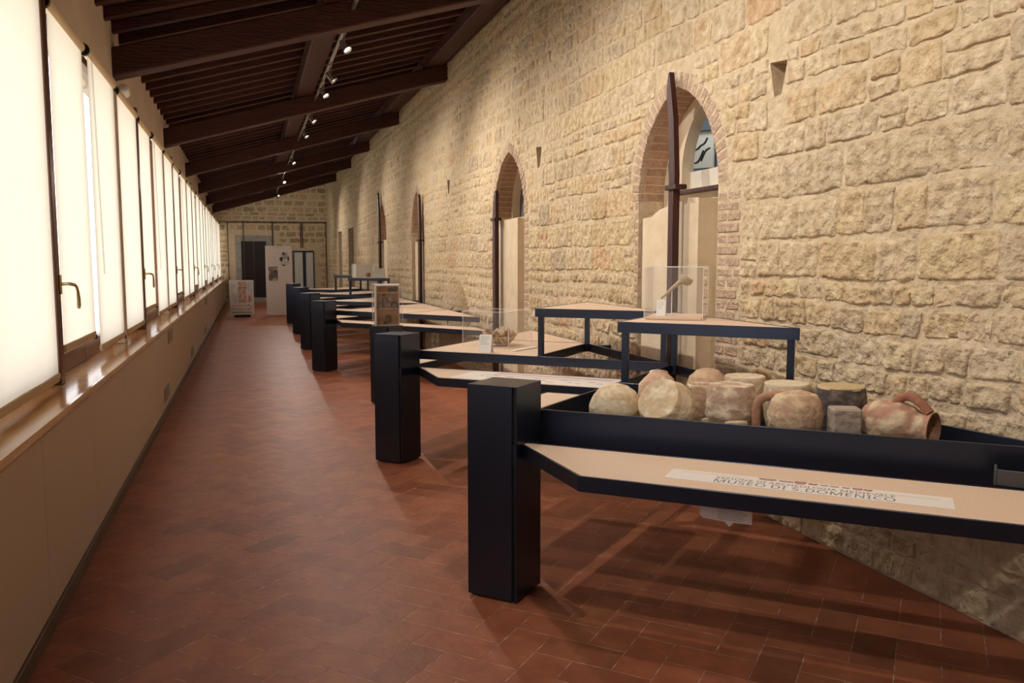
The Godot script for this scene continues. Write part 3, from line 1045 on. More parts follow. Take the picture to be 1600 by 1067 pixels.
# ------------------------------------------------------------------ far end
func build_back_wall() -> void:
	var w := structure("wall_back", "brown rubble stone end wall beneath the sloping roof", "wall")
	var mb := MB.new()
	mb.span(Vector3(-1.4, -0.2, FAR_Z - 0.35), Vector3(WALL_X + 0.3, 5.4, FAR_Z))
	put("mortar_face", mb, M.mortar, w)
	var rest := MB.new()
	var y := 0.0
	var big := []
	while y < 4.7:
		var h := rng.randf_range(0.13, 0.26)
		var x := -1.05
		while x < WALL_X:
			var ww := rng.randf_range(0.2, 0.5)
			var x1 := minf(x + ww, WALL_X)
			if not (y < 2.62 and x1 > -0.48 and x < 0.95) and not (y < 2.1 and x1 > 1.6 and x < 2.55):
				var tone := stone_tone(y, x)
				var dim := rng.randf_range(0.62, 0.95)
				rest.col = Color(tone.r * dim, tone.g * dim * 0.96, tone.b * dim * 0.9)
				# built on the right-hand wall's pattern, then turned to face the room
				var tmp := MB.new()
				stone_shape(tmp, x, x1 - 0.02, y, y + h - 0.02, 4, 3, 0.0)
				for i in tmp.v.size():
					var turned: int = i if i % 3 == 0 else (i + 1 if i % 3 == 1 else i - 1)
					var p: Vector3 = tmp.v[turned]
					var nn: Vector3 = tmp.n[turned]
					rest.v.append(Vector3(-p.z, p.y, FAR_Z - p.x))
					rest.n.append(Vector3(-nn.z, nn.y, -nn.x))
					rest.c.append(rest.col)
					rest.t.append(Vector2.ZERO)
			x = x1 + 0.01
		y += h + 0.01
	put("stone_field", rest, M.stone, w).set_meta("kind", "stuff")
	var front := structure("wall_front", "plain plaster wall behind the camera", "wall")
	mb = MB.new()
	mb.span(Vector3(-1.4, -0.2, NEAR_Z), Vector3(WALL_X + 0.3, 5.6, NEAR_Z + 0.2))
	put("plaster_face", mb, M.upper_plaster, front)
	# door with a pale stone surround
	var d := structure("door_1", "dark wooden double door in pale stone surround", "door")
	mb = MB.new()
	mb.span(Vector3(-0.44, 0, FAR_Z - 0.02), Vector3(-0.22, 2.56, FAR_Z + 0.05), 0.01)
	put("jamb", mb, M.grey_stone, d)
	mb = MB.new()
	mb.span(Vector3(0.70, 0, FAR_Z - 0.02), Vector3(0.92, 2.56, FAR_Z + 0.05), 0.01)
	put("jamb", mb, M.grey_stone, d)
	mb = MB.new()
	mb.span(Vector3(-0.22, 2.34, FAR_Z - 0.02), Vector3(0.70, 2.56, FAR_Z + 0.05), 0.01)
	put("lintel", mb, M.grey_stone, d)
	for k in 2:
		var x0 := -0.22 + 0.46 * k
		mb = MB.new()
		mb.span(Vector3(x0 + 0.005, 0.17, FAR_Z), Vector3(x0 + 0.455, 2.34, FAR_Z + 0.02), 0.003)
		for q in [[0.25, 0.95], [1.02, 1.65], [1.72, 2.28]]:
			mb.span(Vector3(x0 + 0.07, q[0], FAR_Z + 0.02), Vector3(x0 + 0.39, q[1], FAR_Z + 0.032), 0.008)
		put("door_leaf", mb, M.door, d)
	mb = MB.new()
	mb.span(Vector3(-0.5, 0.0, FAR_Z), Vector3(0.98, 0.17, FAR_Z + 0.3), 0.006)
	put("step", mb, M.grey_stone, d)
	# small curtained window
	var g := structure("door_2", "dark framed glazed door with pale curtains at far end", "door")
	mb = MB.new()
	for q in [[1.68, 1.74], [2.06, 2.18], [2.46, 2.50]]:
		mb.span(Vector3(q[0], 0.0, FAR_Z + 0.0), Vector3(q[1], 1.98, FAR_Z + 0.05), 0.004)
	mb.span(Vector3(1.68, 1.92, FAR_Z), Vector3(2.50, 1.98, FAR_Z + 0.055), 0.004)
	put("frame", mb, M.steel, g)
	for q in [[1.74, 2.06], [2.18, 2.46]]:
		mb = MB.new()
		var rows := []
		for i in 2:
			var line := PackedVector3Array()
			for j in 33:
				var a := j / 32.0
				line.append(Vector3(lerpf(q[0], q[1], a), 0.02 + 1.9 * i, FAR_Z + 0.02 + sin(a * 40.0) * 0.008))
			rows.append(line)
		mb.grid(rows, Vector3(2, 1, FAR_Z - 5))
		put("curtain", mb, M.curtain, g)
	# thin iron rail frame in front of the end wall
	var r := thing("rail_frame", "thin dark iron rail on slender uprights along end wall", "rail", Vector3(0, 0, FAR_Z + 0.12))
	mb = MB.new()
	mb.tube([Vector3(-0.72, 3.06, 0), Vector3(3.0, 3.09, 0)], 0.022, 8)
	put("crossbar", mb, M.iron, r)
	for x in [-0.70, -0.12, 0.95, 2.0, 2.06, 2.97]:
		mb = MB.new()
		mb.tube([Vector3(x, 0.0 if x < 1.9 or x > 2.5 else 2.1, 0), Vector3(x, 3.07, 0)], 0.018 if x != 0.95 else 0.03, 8)
		put("upright", mb, M.iron, r)

# ------------------------------------------------------------------ roof
const SLOPE := 0.289
func roof_y(x: float) -> float:
	return 3.17 + SLOPE * (x - WIN_X)

func build_roof() -> void:
	var c := structure("ceiling", "dark brown timber roof with sloping beams and close rafters", "ceiling")
	var mb := MB.new()
	var a := Vector3(WIN_X - 0.3, roof_y(WIN_X - 0.3) + 0.48, 0)
	var b := Vector3(WALL_X + 0.3, roof_y(WALL_X + 0.3) + 0.48, 0)
	var zl := NEAR_Z + 0.3 - FAR_Z + 0.3
	var zc := (NEAR_Z + FAR_Z) / 2.0
	var d := (b - a).normalized()
	var up := Vector3(-d.y, d.x, 0)
	mb.box((a + b) / 2.0 + up * 0.03 + Vector3(0, 0, zc), Vector3((b - a).length() / 2.0, 0.03, zl / 2.0), Basis(d, up, Vector3(0, 0, 1)))
	put("roof_boards", mb, M.boards, c)
	for z in [-3.9, -8.12, -12.72, -16.95, -21.2, -25.1, -29.4]:
		mb = MB.new()
		var p := Vector3(WIN_X - 0.1, roof_y(WIN_X - 0.1) + 0.125, z)
		var q := Vector3(WALL_X + 0.02, roof_y(WALL_X + 0.02) + 0.125, z)
		mb.bar(p, q, 0.21, 0.24, 0.012)
		put("roof_beam", mb, M.beam, c)
	for x in [0.85, 2.80]:
		var zs := [NEAR_Z, -3.9, -8.12, -12.72, -16.95, -21.2, -25.1, -29.4, FAR_Z]
		for k in zs.size() - 1:
			mb = MB.new()
			mb.box(Vector3(x, roof_y(x) + 0.325, (zs[k] + zs[k + 1]) / 2.0), Vector3(0.125 if x < 1.0 else 0.16, 0.075, (zs[k] - zs[k + 1]) / 2.0 - 0.002), Basis(Vector3(0, 0, 1), SLOPE * 0.6), 0.012)
			put("purlin", mb, M.purlin, c)
	var z := NEAR_Z - 0.2
	while z > FAR_Z + 0.1:
		mb = MB.new()
		var p := Vector3(WIN_X - 0.12, roof_y(WIN_X - 0.12) + 0.435, z)
		var q := Vector3(WALL_X + 0.02, roof_y(WALL_X + 0.02) + 0.435, z)
		mb.bar(p, q, 0.085, 0.09, 0.008)
		put("rafter", mb, M.beam, c)
		z -= 0.42

# ------------------------------------------------------------------ room beyond the arches
func build_next_room() -> void:
	var w := structure("wall_beyond", "pale blue walled room seen through the nearest arch", "wall")
	var X := WALL_X + 0.33
	var mb := MB.new()
	mb.span(Vector3(X + 2.6, -0.1, -13.0), Vector3(X + 2.8, 4.2, -2.6))
	mb.span(Vector3(X, -0.1, -13.2), Vector3(X + 2.8, 4.2, -13.0))
	mb.span(Vector3(X, -0.1, -2.6), Vector3(X + 2.8, 4.2, -2.4))
	mb.span(Vector3(X, 4.2, -13.2), Vector3(X + 2.8, 4.4, -2.4))
	mb.span(Vector3(X, -0.3, -13.2), Vector3(X + 2.8, -0.1, -2.4))
	put("room_shell", mb, M.pale_blue, w)
	# added globe lamp, an unseen source made up to light that room
	var lamp := thing("added_globe_lamp", "added white globe lamp, unseen source lighting the room beyond the arch", "lamp", Vector3(X + 1.3, 3.6, -7.2))
	mb = MB.new()
	mb.lathe([[0.0, -0.14], [0.07, -0.12], [0.12, -0.06], [0.14, 0.0], [0.12, 0.06], [0.07, 0.12], [0.03, 0.14], [0.0, 0.14]], 20)
	put("bulb_globe", mb, M.lens, lamp)
	mb = MB.new()
	mb.tube([Vector3(0, 0.13, 0), Vector3(0, 0.6, 0)], 0.012, 8)
	put("stem", mb, M.chrome, lamp)
	var l := OmniLight3D.new()
	l.name = "added_globe_light"
	l.light_energy = 1.3
	l.light_color = srgb(236, 244, 255)
	l.light_size = 0.13
	l.omni_range = 14.0
	l.omni_attenuation = 2.0
	l.shadow_enabled = true
	lamp.add_child(l)
	# framed drawing on its far wall
	var f := thing("framed_drawing", "framed grey drawing with black curved strokes seen through nearest arch", "picture", Vector3(4.6, 2.74, -7.75), "", -0.95)
	mb = MB.new()
	for q in [[-0.15, -0.14, -0.2, 0.2], [0.14, 0.15, -0.2, 0.2], [-0.15, 0.15, -0.2, -0.19], [-0.15, 0.15, 0.19, 0.2]]:
		mb.span(Vector3(q[0], q[2], -0.015), Vector3(q[1], q[3], 0.015))
	put("frame", mb, M.steel, f)
	mb = MB.new()
	mb.span(Vector3(-0.145, -0.195, -0.012), Vector3(0.145, 0.195, 0.0))
	put("sheet", mb, M.parapet, f)
	for q in [[-0.2, -0.05, 0.0], [0.0, 0.12, 0.05], [-0.1, -0.25, -0.2], [0.08, -0.12, -0.05]]:
		mb = MB.new()
		var path := PackedVector2Array()
		var back := PackedVector2Array()
		for i in 9:
			var s := i / 8.0
			var c := Vector2(q[0] * 0.4 - 0.05 + 0.1 * s, q[1] * 0.4 - 0.05 + 0.13 * s + 0.02 * sin(s * 5.0 + q[2] * 20.0))
			path.append(c + Vector2(-0.009, 0.006))
			back.append(c + Vector2(0.009, -0.006))
		for i in 8:
			mb.quad(Vector3(path[i].x, path[i].y, 0.002), Vector3(path[i + 1].x, path[i + 1].y, 0.002), Vector3(back[i + 1].x, back[i + 1].y, 0.002), Vector3(back[i].x, back[i].y, 0.002), Vector3.BACK)
		put("stroke", mb, M.black_plastic, f)

# ------------------------------------------------------------------ track lights
func build_spots() -> void:
	var t := thing("lighting_track", "slim grey lighting track along right side of middle purlin", "lighting track", Vector3(1.01, 3.93, 0))
	var mb := MB.new()
	mb.span(Vector3(-0.017, -0.016, -30.0), Vector3(0.017, 0.016, 0.3), 0.004)
	put("track_rail", mb, M.chrome, t)
	# z of lamp, aim point
	var lamps := [
		[-0.9, Vector3(3.0, 1.5, -1.9), ""], [-2.5, Vector3(3.0, 1.6, -3.0), ""], [-4.6, Vector3(3.0, 1.8, -4.4), ""], [-6.5, Vector3(3.0, 1.7, -6.0), ""],
		[-8.75, Vector3(2.6, 1.2, -7.2), "first"], [-10.25, Vector3(3.0, 1.6, -9.6), "second"], [-11.2, Vector3(2.7, 1.2, -9.8), "third"], [-13.3, Vector3(3.0, 1.6, -12.3), "fourth"],
		[-14.9, Vector3(2.8, 1.4, -14.0), "fifth"], [-19.0, Vector3(2.8, 1.5, -17.6), "sixth"], [-23.7, Vector3(2.4, 1.2, -21.0), "seventh"], [-28.5, Vector3(2.4, 1.8, -27.4), "eighth"], [-29.6, Vector3(1.8, 2.2, -33.2), "ninth"]]  # the last spotlight is added to brighten the far end wall
	for q in lamps:
		var s := thing("track_spotlight", ("lit silver spotlight on ceiling track, %s in view from the camera" % q[2]) if q[2] != "" else "silver track spotlight out of picture, above " + ["the right end of the pot tray", "the upturned jars", "the ladle case", "the bowl case"][lamps.find(q)], "spotlight", Vector3(1.01, 3.914, q[0]), "spotlights on the ceiling track" if q[2] != "" else "spotlights out of view")
		var head := Vector3(0.0, -0.15, 0.0)
		var aim: Vector3 = (q[1] - (Vector3(1.01, 3.914, q[0]) + head)).normalized()
		mb = MB.new()
		mb.span(Vector3(-0.018, -0.03, -0.05), Vector3(0.018, 0.0, 0.05), 0.003)
		mb.tube([Vector3(0, -0.03, 0), head], 0.008, 8)
		put("stem", mb, M.chrome, s)
		mb = MB.new()
		var b := Basis()
		b.y = aim
		b.x = aim.cross(Vector3.UP).normalized()
		b.z = b.x.cross(b.y)
		mb.lathe([[0.0, -0.07], [0.022, -0.068], [0.030, -0.05], [0.034, 0.0], [0.046, 0.055], [0.048, 0.06], [0.042, 0.06], [0.03, 0.02]], 18, Transform3D(b, head))
		put("head", mb, M.chrome, s)
		mb = MB.new()
		mb.lathe([[0.0, 0.044], [0.02, 0.044], [0.034, 0.038], [0.037, 0.03]], 18, Transform3D(b, head))
		put("lamp_lens", mb, M.lens, s)
		var l := SpotLight3D.new()
		l.name = "spot_light"
		l.light_energy = (2.6 if q[0] > -3.0 else 3.7) if q[0] > -20.0 else (5.0 if q[0] > -29.0 else 2.2)
		l.light_color = srgb(255, 245, 232)
		l.light_size = 0.035
		l.spot_angle = 64.0
		l.spot_angle_attenuation = 1.0
		l.spot_range = 40.0
		l.spot_attenuation = 2.0
		l.shadow_enabled = true
		s.add_child(l)
		l.position = head + aim * 0.07
		l.look_at_from_position(s.position + head + aim * 0.07, q[1], Vector3.UP)

# ------------------------------------------------------------------ display tables
func poly_of(list: Array) -> PackedVector2Array:
	var p := PackedVector2Array()
	for q in list:
		p.append(q)
	return p

func inset(p: PackedVector2Array, d: float) -> PackedVector2Array:
	var r := Geometry2D.offset_polygon(p, -d, Geometry2D.JOIN_MITER)
	return r[0] if r.size() else p

func at3(p: Vector2, y: float) -> Vector3:
	return Vector3(p.x, y, p.y)

# steel pedestal of folded plates, corner on
func pedestal(parent: Node3D, c: Vector2, h: float) -> void:
	var a := Vector3(0.70710678, 0, 0.70710678)     # from left corner to near corner
	var b := Vector3(0.70710678, 0, -0.70710678)    # from near corner to right corner
	var o := at3(c, 0)
	var s := 0.1285
	var p := Node3D.new()
	p.name = "pedestal"
	parent.add_child(p, true)
	var mb := MB.new()
	mb.box(o + Vector3(0, h / 2.0 - 0.002, 0), Vector3(s - 0.012, h / 2.0 - 0.006, s - 0.012), Basis(a, Vector3.UP, -b))
	put("core", mb, M.steel_core, p)
	mb = MB.new()
	# front left plate stops short of the near corner: an open slot
	mb.box(o - b * (s - 0.004) - a * 0.0125 + Vector3(0, h / 2.0 + 0.006, 0), Vector3(s - 0.0125, h / 2.0 - 0.006, 0.004), Basis(a, Vector3.UP, -b), 0.0015)
	put("face_plate", mb, M.steel, p)
	mb = MB.new()
	mb.box(o + a * (s - 0.004) + Vector3(0, h / 2.0 + 0.006, 0), Vector3(0.004, h / 2.0 - 0.006, s), Basis(a, Vector3.UP, -b), 0.0015)
	put("face_plate", mb, M.steel, p)
	mb = MB.new()
	mb.box(o - a * (s - 0.004) + Vector3(0, h / 2.0 + 0.006, 0), Vector3(0.004, h / 2.0 - 0.006, s), Basis(a, Vector3.UP, -b), 0.0015)
	put("face_plate", mb, M.steel, p)
	mb = MB.new()
	mb.box(o + b * (s - 0.004) + Vector3(0, h / 2.0 + 0.006, 0), Vector3(s, h / 2.0 - 0.006, 0.004), Basis(a, Vector3.UP, -b), 0.0015)
	put("face_plate", mb, M.steel, p)
	mb = MB.new()
	mb.box(o + Vector3(0, h - 0.002, 0), Vector3(s - 0.001, 0.003, s - 0.001), Basis(a, Vector3.UP, -b), 0.001)
	put("top_plate", mb, M.steel, p)
	if h > 0.95:
		# bracket where the info panel takes hold
		mb = MB.new()
		mb.box(o + a * (s - 0.012) - b * (s - 0.012) + Vector3(0, 0.70, 0), Vector3(0.010, 0.05, 0.010), Basis(a, Vector3.UP, -b), 0.001)
		put("clamp", mb, M.steel, p)

func rail(parent: Node3D, a: Vector2, b: Vector2, y0: float, y1: float, th := 0.014) -> void:
	var mb := MB.new()
	mb.bar(at3(a, (y0 + y1) / 2.0), at3(b, (y0 + y1) / 2.0), th, y1 - y0, 0.0015)
	put("rail", mb, M.steel, parent)

func inlay(parent: Node3D, poly: PackedVector2Array, y: float) -> void:
	var mb := MB.new()
	mb.prism(inset(poly, 0.011), y - 0.016, y - 0.002)
	put("inlay_panel", mb, M.mdf, parent)

func info_panel(parent: Node3D, poly: PackedVector2Array, y := LOW_Y) -> void:
	var n := Node3D.new()
	n.name = "info_panel"
	parent.add_child(n, true)
	var mb := MB.new()
	mb.prism(inset(poly, 0.006), y - 0.03, y - 0.012)
	put("tray_plate", mb, M.steel, n)
	for i in poly.size():
		rail(n, poly[i], poly[(i + 1) % poly.size()], y - 0.062, y, 0.012)
	mb = MB.new()
	mb.prism(inset(poly, 0.009), y - 0.012, y - 0.002)
	put("inlay", mb, M.mdf, n)

# c: pedestal centre; zf, zb: where front and back edges meet the wall side
func table(c: Vector2, zf: float, zb: float, kind: String, label: String, reach := 2.79, tip := Vector2(0.17, 0.01), corner := Vector2(0.18, 0.65), clip := PackedVector2Array()) -> Node3D:
	var t := thing("display_table", label, "display table", Vector3.ZERO, "steel display tables along the stone wall")
	var X := 2.79
	var A := c + Vector2(0.185, -0.045)
	var F := Vector2(reach, zf)
	var B := Vector2(X, zb)
	var Fm := (A + F) / 2.0
	var Bm := (A + B) / 2.0
	var Wm := (F + B) / 2.0 if reach < 2.8 else Vector2(2.745, -3.62)
	pedestal(t, c, 1.01)
	var lo := TOP_Y - 0.068
	if kind == "tray":
		var deep := 0.685
		rail(t, A, F, deep, TOP_Y)
		rail(t, A, Bm, deep, TOP_Y)
		rail(t, Bm, Wm, deep, TOP_Y)
		rail(t, Wm, F, deep, TOP_Y)
		var mb := MB.new()
		mb.prism(inset(poly_of([A, F, Wm, Bm]), 0.004), 0.738, 0.75)
		put("tray_floor", mb, M.steel_core, t)
		rail(t, Bm, B, lo, TOP_Y)
		rail(t, B, Wm, lo, TOP_Y)
		shelf(t, Bm, Wm, B)
	else:
		rail(t, A, F, lo, TOP_Y)
		rail(t, A, B, lo, TOP_Y)
		rail(t, F, B, lo, TOP_Y)
		rail(t, Fm, Wm, lo, TOP_Y)
		rail(t, Bm, Wm, lo, TOP_Y)
		inlay(t, poly_of([A, Fm, Wm, Bm]), TOP_Y)
		inlay(t, poly_of([Bm, Wm, B]), TOP_Y)
		if kind == "shelf":
			shelf(t, Fm, F, Wm)
		else:
			inlay(t, poly_of([Fm, F, Wm]), TOP_Y)
	# info panels a step lower on both sides
	var u := (F - A).normalized()
	var w := (B - A).normalized()
	var p0 := c + tip
	var p1 := c + corner
	var e0 := p0 + u * ((reach - 0.05 - p0.x) / u.x)
	var e1 := p1 + u * ((reach - 0.05 - p1.x) / u.x)
	info_panel(t, poly_of([p0, p1, e1, e0]))
	var q0 := c + Vector2(0.17, -0.14)
	var q1 := c + Vector2(0.18, -0.80)
	var g0 := q0 + w * ((X - 0.35 - q0.x) / w.x)
	var g1 := q1 + w * ((X - 0.35 - q1.x) / w.x)
	var back := poly_of([q0, q1, g1, g0])
	if not clip.size():
		# stop short of the next table's front panel
		clip = poly_of([c + Vector2(-0.5, -2.75), c + Vector2(2.2, -0.33), c + Vector2(2.2, -9.0), c + Vector2(-0.5, -9.0)])
	if clip.size():
		var cut := Geometry2D.clip_polygons(back, clip)
		if cut.size():
			var best: PackedVector2Array = cut[0]
			for k in cut:
				if k.size() >= 3 and k[0].distance_to(q0) < 0.3:
					best = k
			back = best
	info_panel(t, back)
	# bearer to the wall
	var mb2 := MB.new()
	mb2.bar(at3(Wm, lo + 0.02) - Vector3(0.02, 0, 0), Vector3(WALL_X + 0.05, lo + 0.02, Wm.y), 0.05, 0.05, 0.003)
	put("wall_bearer", mb2, M.steel, t)
	return t

func shelf(t: Node3D, a: Vector2, b: Vector2, c: Vector2) -> void:
	var m := (a + b + c) / 3.0
	for p in [a, b, c]:
		var q: Vector2 = p + (m - p).normalized() * 0.045
		var mb := MB.new()
		mb.box(at3(q, (TOP_Y - 0.06 + SHELF_Y - 0.02) / 2.0), Vector3(0.019, (SHELF_Y - 0.02 - TOP_Y + 0.06) / 2.0, 0.019), Basis(Vector3.UP, -0.74), 0.002)
		put("shelf_post", mb, M.steel, t)
	rail(t, a, b, SHELF_Y - 0.064, SHELF_Y)
	rail(t, b, c, SHELF_Y - 0.064, SHELF_Y)
	rail(t, c, a, SHELF_Y - 0.064, SHELF_Y)
	var mb2 := MB.new()
	mb2.prism(inset(poly_of([a, b, c]), 0.008), SHELF_Y - 0.018, SHELF_Y - 0.002)
	put("shelf_panel", mb2, M.mdf, t)

func build_tables() -> void:
	# front panel of the second table, which the first table's back panel stops short of
	var stop := poly_of([Vector2(1.0, -5.60), Vector2(3.2, -3.63), Vector2(3.2, -9.0), Vector2(1.0, -9.0)])
	table(Vector2(1.131, -3.635), -2.235, -5.03, "tray", "nearest black steel display table, with deep tray full of old pots", 2.945, Vector2(0.04, 0.07), Vector2(0.08, 0.73), stop)
	table(Vector2(1.099, -6.385), -5.10, -8.02, "shelf", "second black steel display table, with beige top holding the glass-cased bowl")
	table(Vector2(1.02, -12.03), -10.05, -13.65, "flat", "third black steel display table, flat beige triangles with no raised shelf")
	table(Vector2(1.04, -15.05), -13.70, -16.60, "flat", "fourth black steel display table, with white sheets laid on its top")
	table(Vector2(1.07, -18.40), -17.0, -19.95, "shelf", "fifth black steel display table, with raised shelf carrying the white box case")
	table(Vector2(1.08, -21.50), -20.1, -23.0, "shelf", "farthest black steel display table, with empty raised shelf")
	# lone pedestal that carries the tall case
	var lone := thing("display_pedestal", "lone black steel pedestal hidden behind second table's pedestal, carrying tall case", "pedestal", Vector3.ZERO)
	pedestal(lone, Vector2(1.445, -9.08), 0.86)
	# clamp box of the next table, cut by the picture's edge
	var br := thing("steel_bracket", "small grey steel bracket box with bolt holes at right picture edge", "bracket", Vector3(2.752, LOW_Y + 0.001, -2.170), "", 0.73)
	var mb := MB.new()
	mb.span(Vector3(-0.05, 0.0, -0.01), Vector3(0.0, 0.05, 0.0), 0.002)
	mb.span(Vector3(0.004, 0.0, -0.01), Vector3(0.10, 0.05, 0.0), 0.002)
	put("front_plate", mb, M.steel_grey, br)
	mb = MB.new()
	mb.span(Vector3(0.0, 0.0, -0.17), Vector3(0.012, 0.06, -0.01), 0.002)
	mb.span(Vector3(0.0, 0.0, -0.18), Vector3(0.10, 0.06, -0.17), 0.002)
	put("side_plate", mb, M.steel_grey, br)
	mb = MB.new()
	for x in [-0.035, 0.045]:
		mb.tube([Vector3(x, 0.03, -0.004), Vector3(x, 0.03, 0.0008)], 0.005, 8)
	put("bolt_hole", mb, M.black_plastic, br)

# ------------------------------------------------------------------ pots in the tray
func pot_rows(profile: Array, segs: int, xf: Transform3D, lump: float, sd: float, tones: Array, sub := 3) -> Array:
	# returns [rows, colours]
	var prof := []
	for i in profile.size() - 1:
		for k in sub:
			var s := float(k) / sub
			prof.append([lerpf(profile[i][0], profile[i + 1][0], s), lerpf(profile[i][1], profile[i + 1][1], s)])
	prof.append(profile[-1])
	var rows := []
	var cols := []
	for p in prof:
		var line := PackedVector3Array()
		var cl := PackedColorArray()
		for j in segs:
			var a := TAU * j / segs
			var q := Vector3(cos(a) * p[0], p[1], sin(a) * p[0])
			var f := noise.get_noise_3d(q.x * 11.0 + sd, q.y * 11.0, q.z * 11.0)
			var g := noise2.get_noise_3d(q.x * 34.0 + sd, q.y * 34.0, q.z * 34.0)
			var crust := smoothstep(-0.05, 0.3, f)
			var grow := 1.0 + (f * 0.030 + crust * 0.018 + g * 0.007 * (0.4 + crust)) * lump
			line.append(xf * Vector3(q.x * grow, q.y, q.z * grow))
			var base: Color = tones[0]
			cl.append(base.lerp(tones[1], crust) * (1.0 + g * 0.20 + f * 0.08))
		rows.append(line)
		cols.append(cl)
	return [rows, cols]

func pot(called: String, label: String, at: Vector3, profile: Array, lump: float, sd: float, tones: Array, turn := Basis()) -> Node3D:
	var t := thing(called, label, "pot", at, "old pots heaped in the tray")
	var mb := MB.new()
	var made := pot_rows(profile, 44, Transform3D(turn, Vector3.ZERO), lump, sd, tones)
	var mid := Vector3.ZERO
	for r in made[0]:
		mid += r[0] + r[22]
	mid /= made[0].size() * 2.0
	mb.grid(made[0], mid, true, made[1])
	# stand it on the tray floor
	var low := 9.0
	for p in mb.v:
		low = minf(low, p.y)
	for i in mb.v.size():
		mb.v[i] = mb.v[i] - Vector3(0, low, 0)
	put("body", mb, M.clay, t)
	t.set_meta("drop", low)
	return t

func lin(r: float, g: float, b: float) -> Color:
	return srgb(r, g, b).srgb_to_linear()

func strap(t: Node3D, path: Array, w: float, th: float, across: Vector3, tone: Color) -> void:
	# flat strap handle: elliptical section swept along a path
	var rows := []
	for i in path.size():
		var d: Vector3 = (path[mini(i + 1, path.size() - 1)] - path[maxi(i - 1, 0)]).normalized()
		var s := (across - d * across.dot(d)).normalized()
		var nn := d.cross(s)
		var line := PackedVector3Array()
		for j in 14:
			var a := TAU * j / 14.0
			var k := 1.0 - 0.25 * pow(cos(a), 8.0)
			line.append(path[i] + s * cos(a) * w + nn * sin(a) * th * k)
		rows.append(line)
	var mb := MB.new()
	mb.col = tone
	for i in rows.size() - 1:
		for j in 14:
			var k := (j + 1) % 14
			var mid: Vector3 = (rows[i][j] + rows[i][k]) / 2.0 - path[i]
			var ns := []
			for e in [[i, j], [i, k], [i + 1, k], [i + 1, j]]:
				ns.append((rows[e[0]][e[1]] - path[e[0]]).normalized())
			var pts := [rows[i][j], rows[i][k], rows[i + 1][k], rows[i + 1][j]]
			for trio in [[0, 1, 2], [0, 2, 3]]:
				var g: Vector3 = (pts[trio[1]] - pts[trio[0]]).cross(pts[trio[2]] - pts[trio[0]])
				var order: Array = trio if g.dot(mid) <= 0.0 else [trio[0], trio[2], trio[1]]
				for e in order:
					mb.v.append(pts[e]); mb.n.append(ns[e]); mb.c.append(tone); mb.t.append(Vector2.ZERO)
	put("handle", mb, M.clay, t)

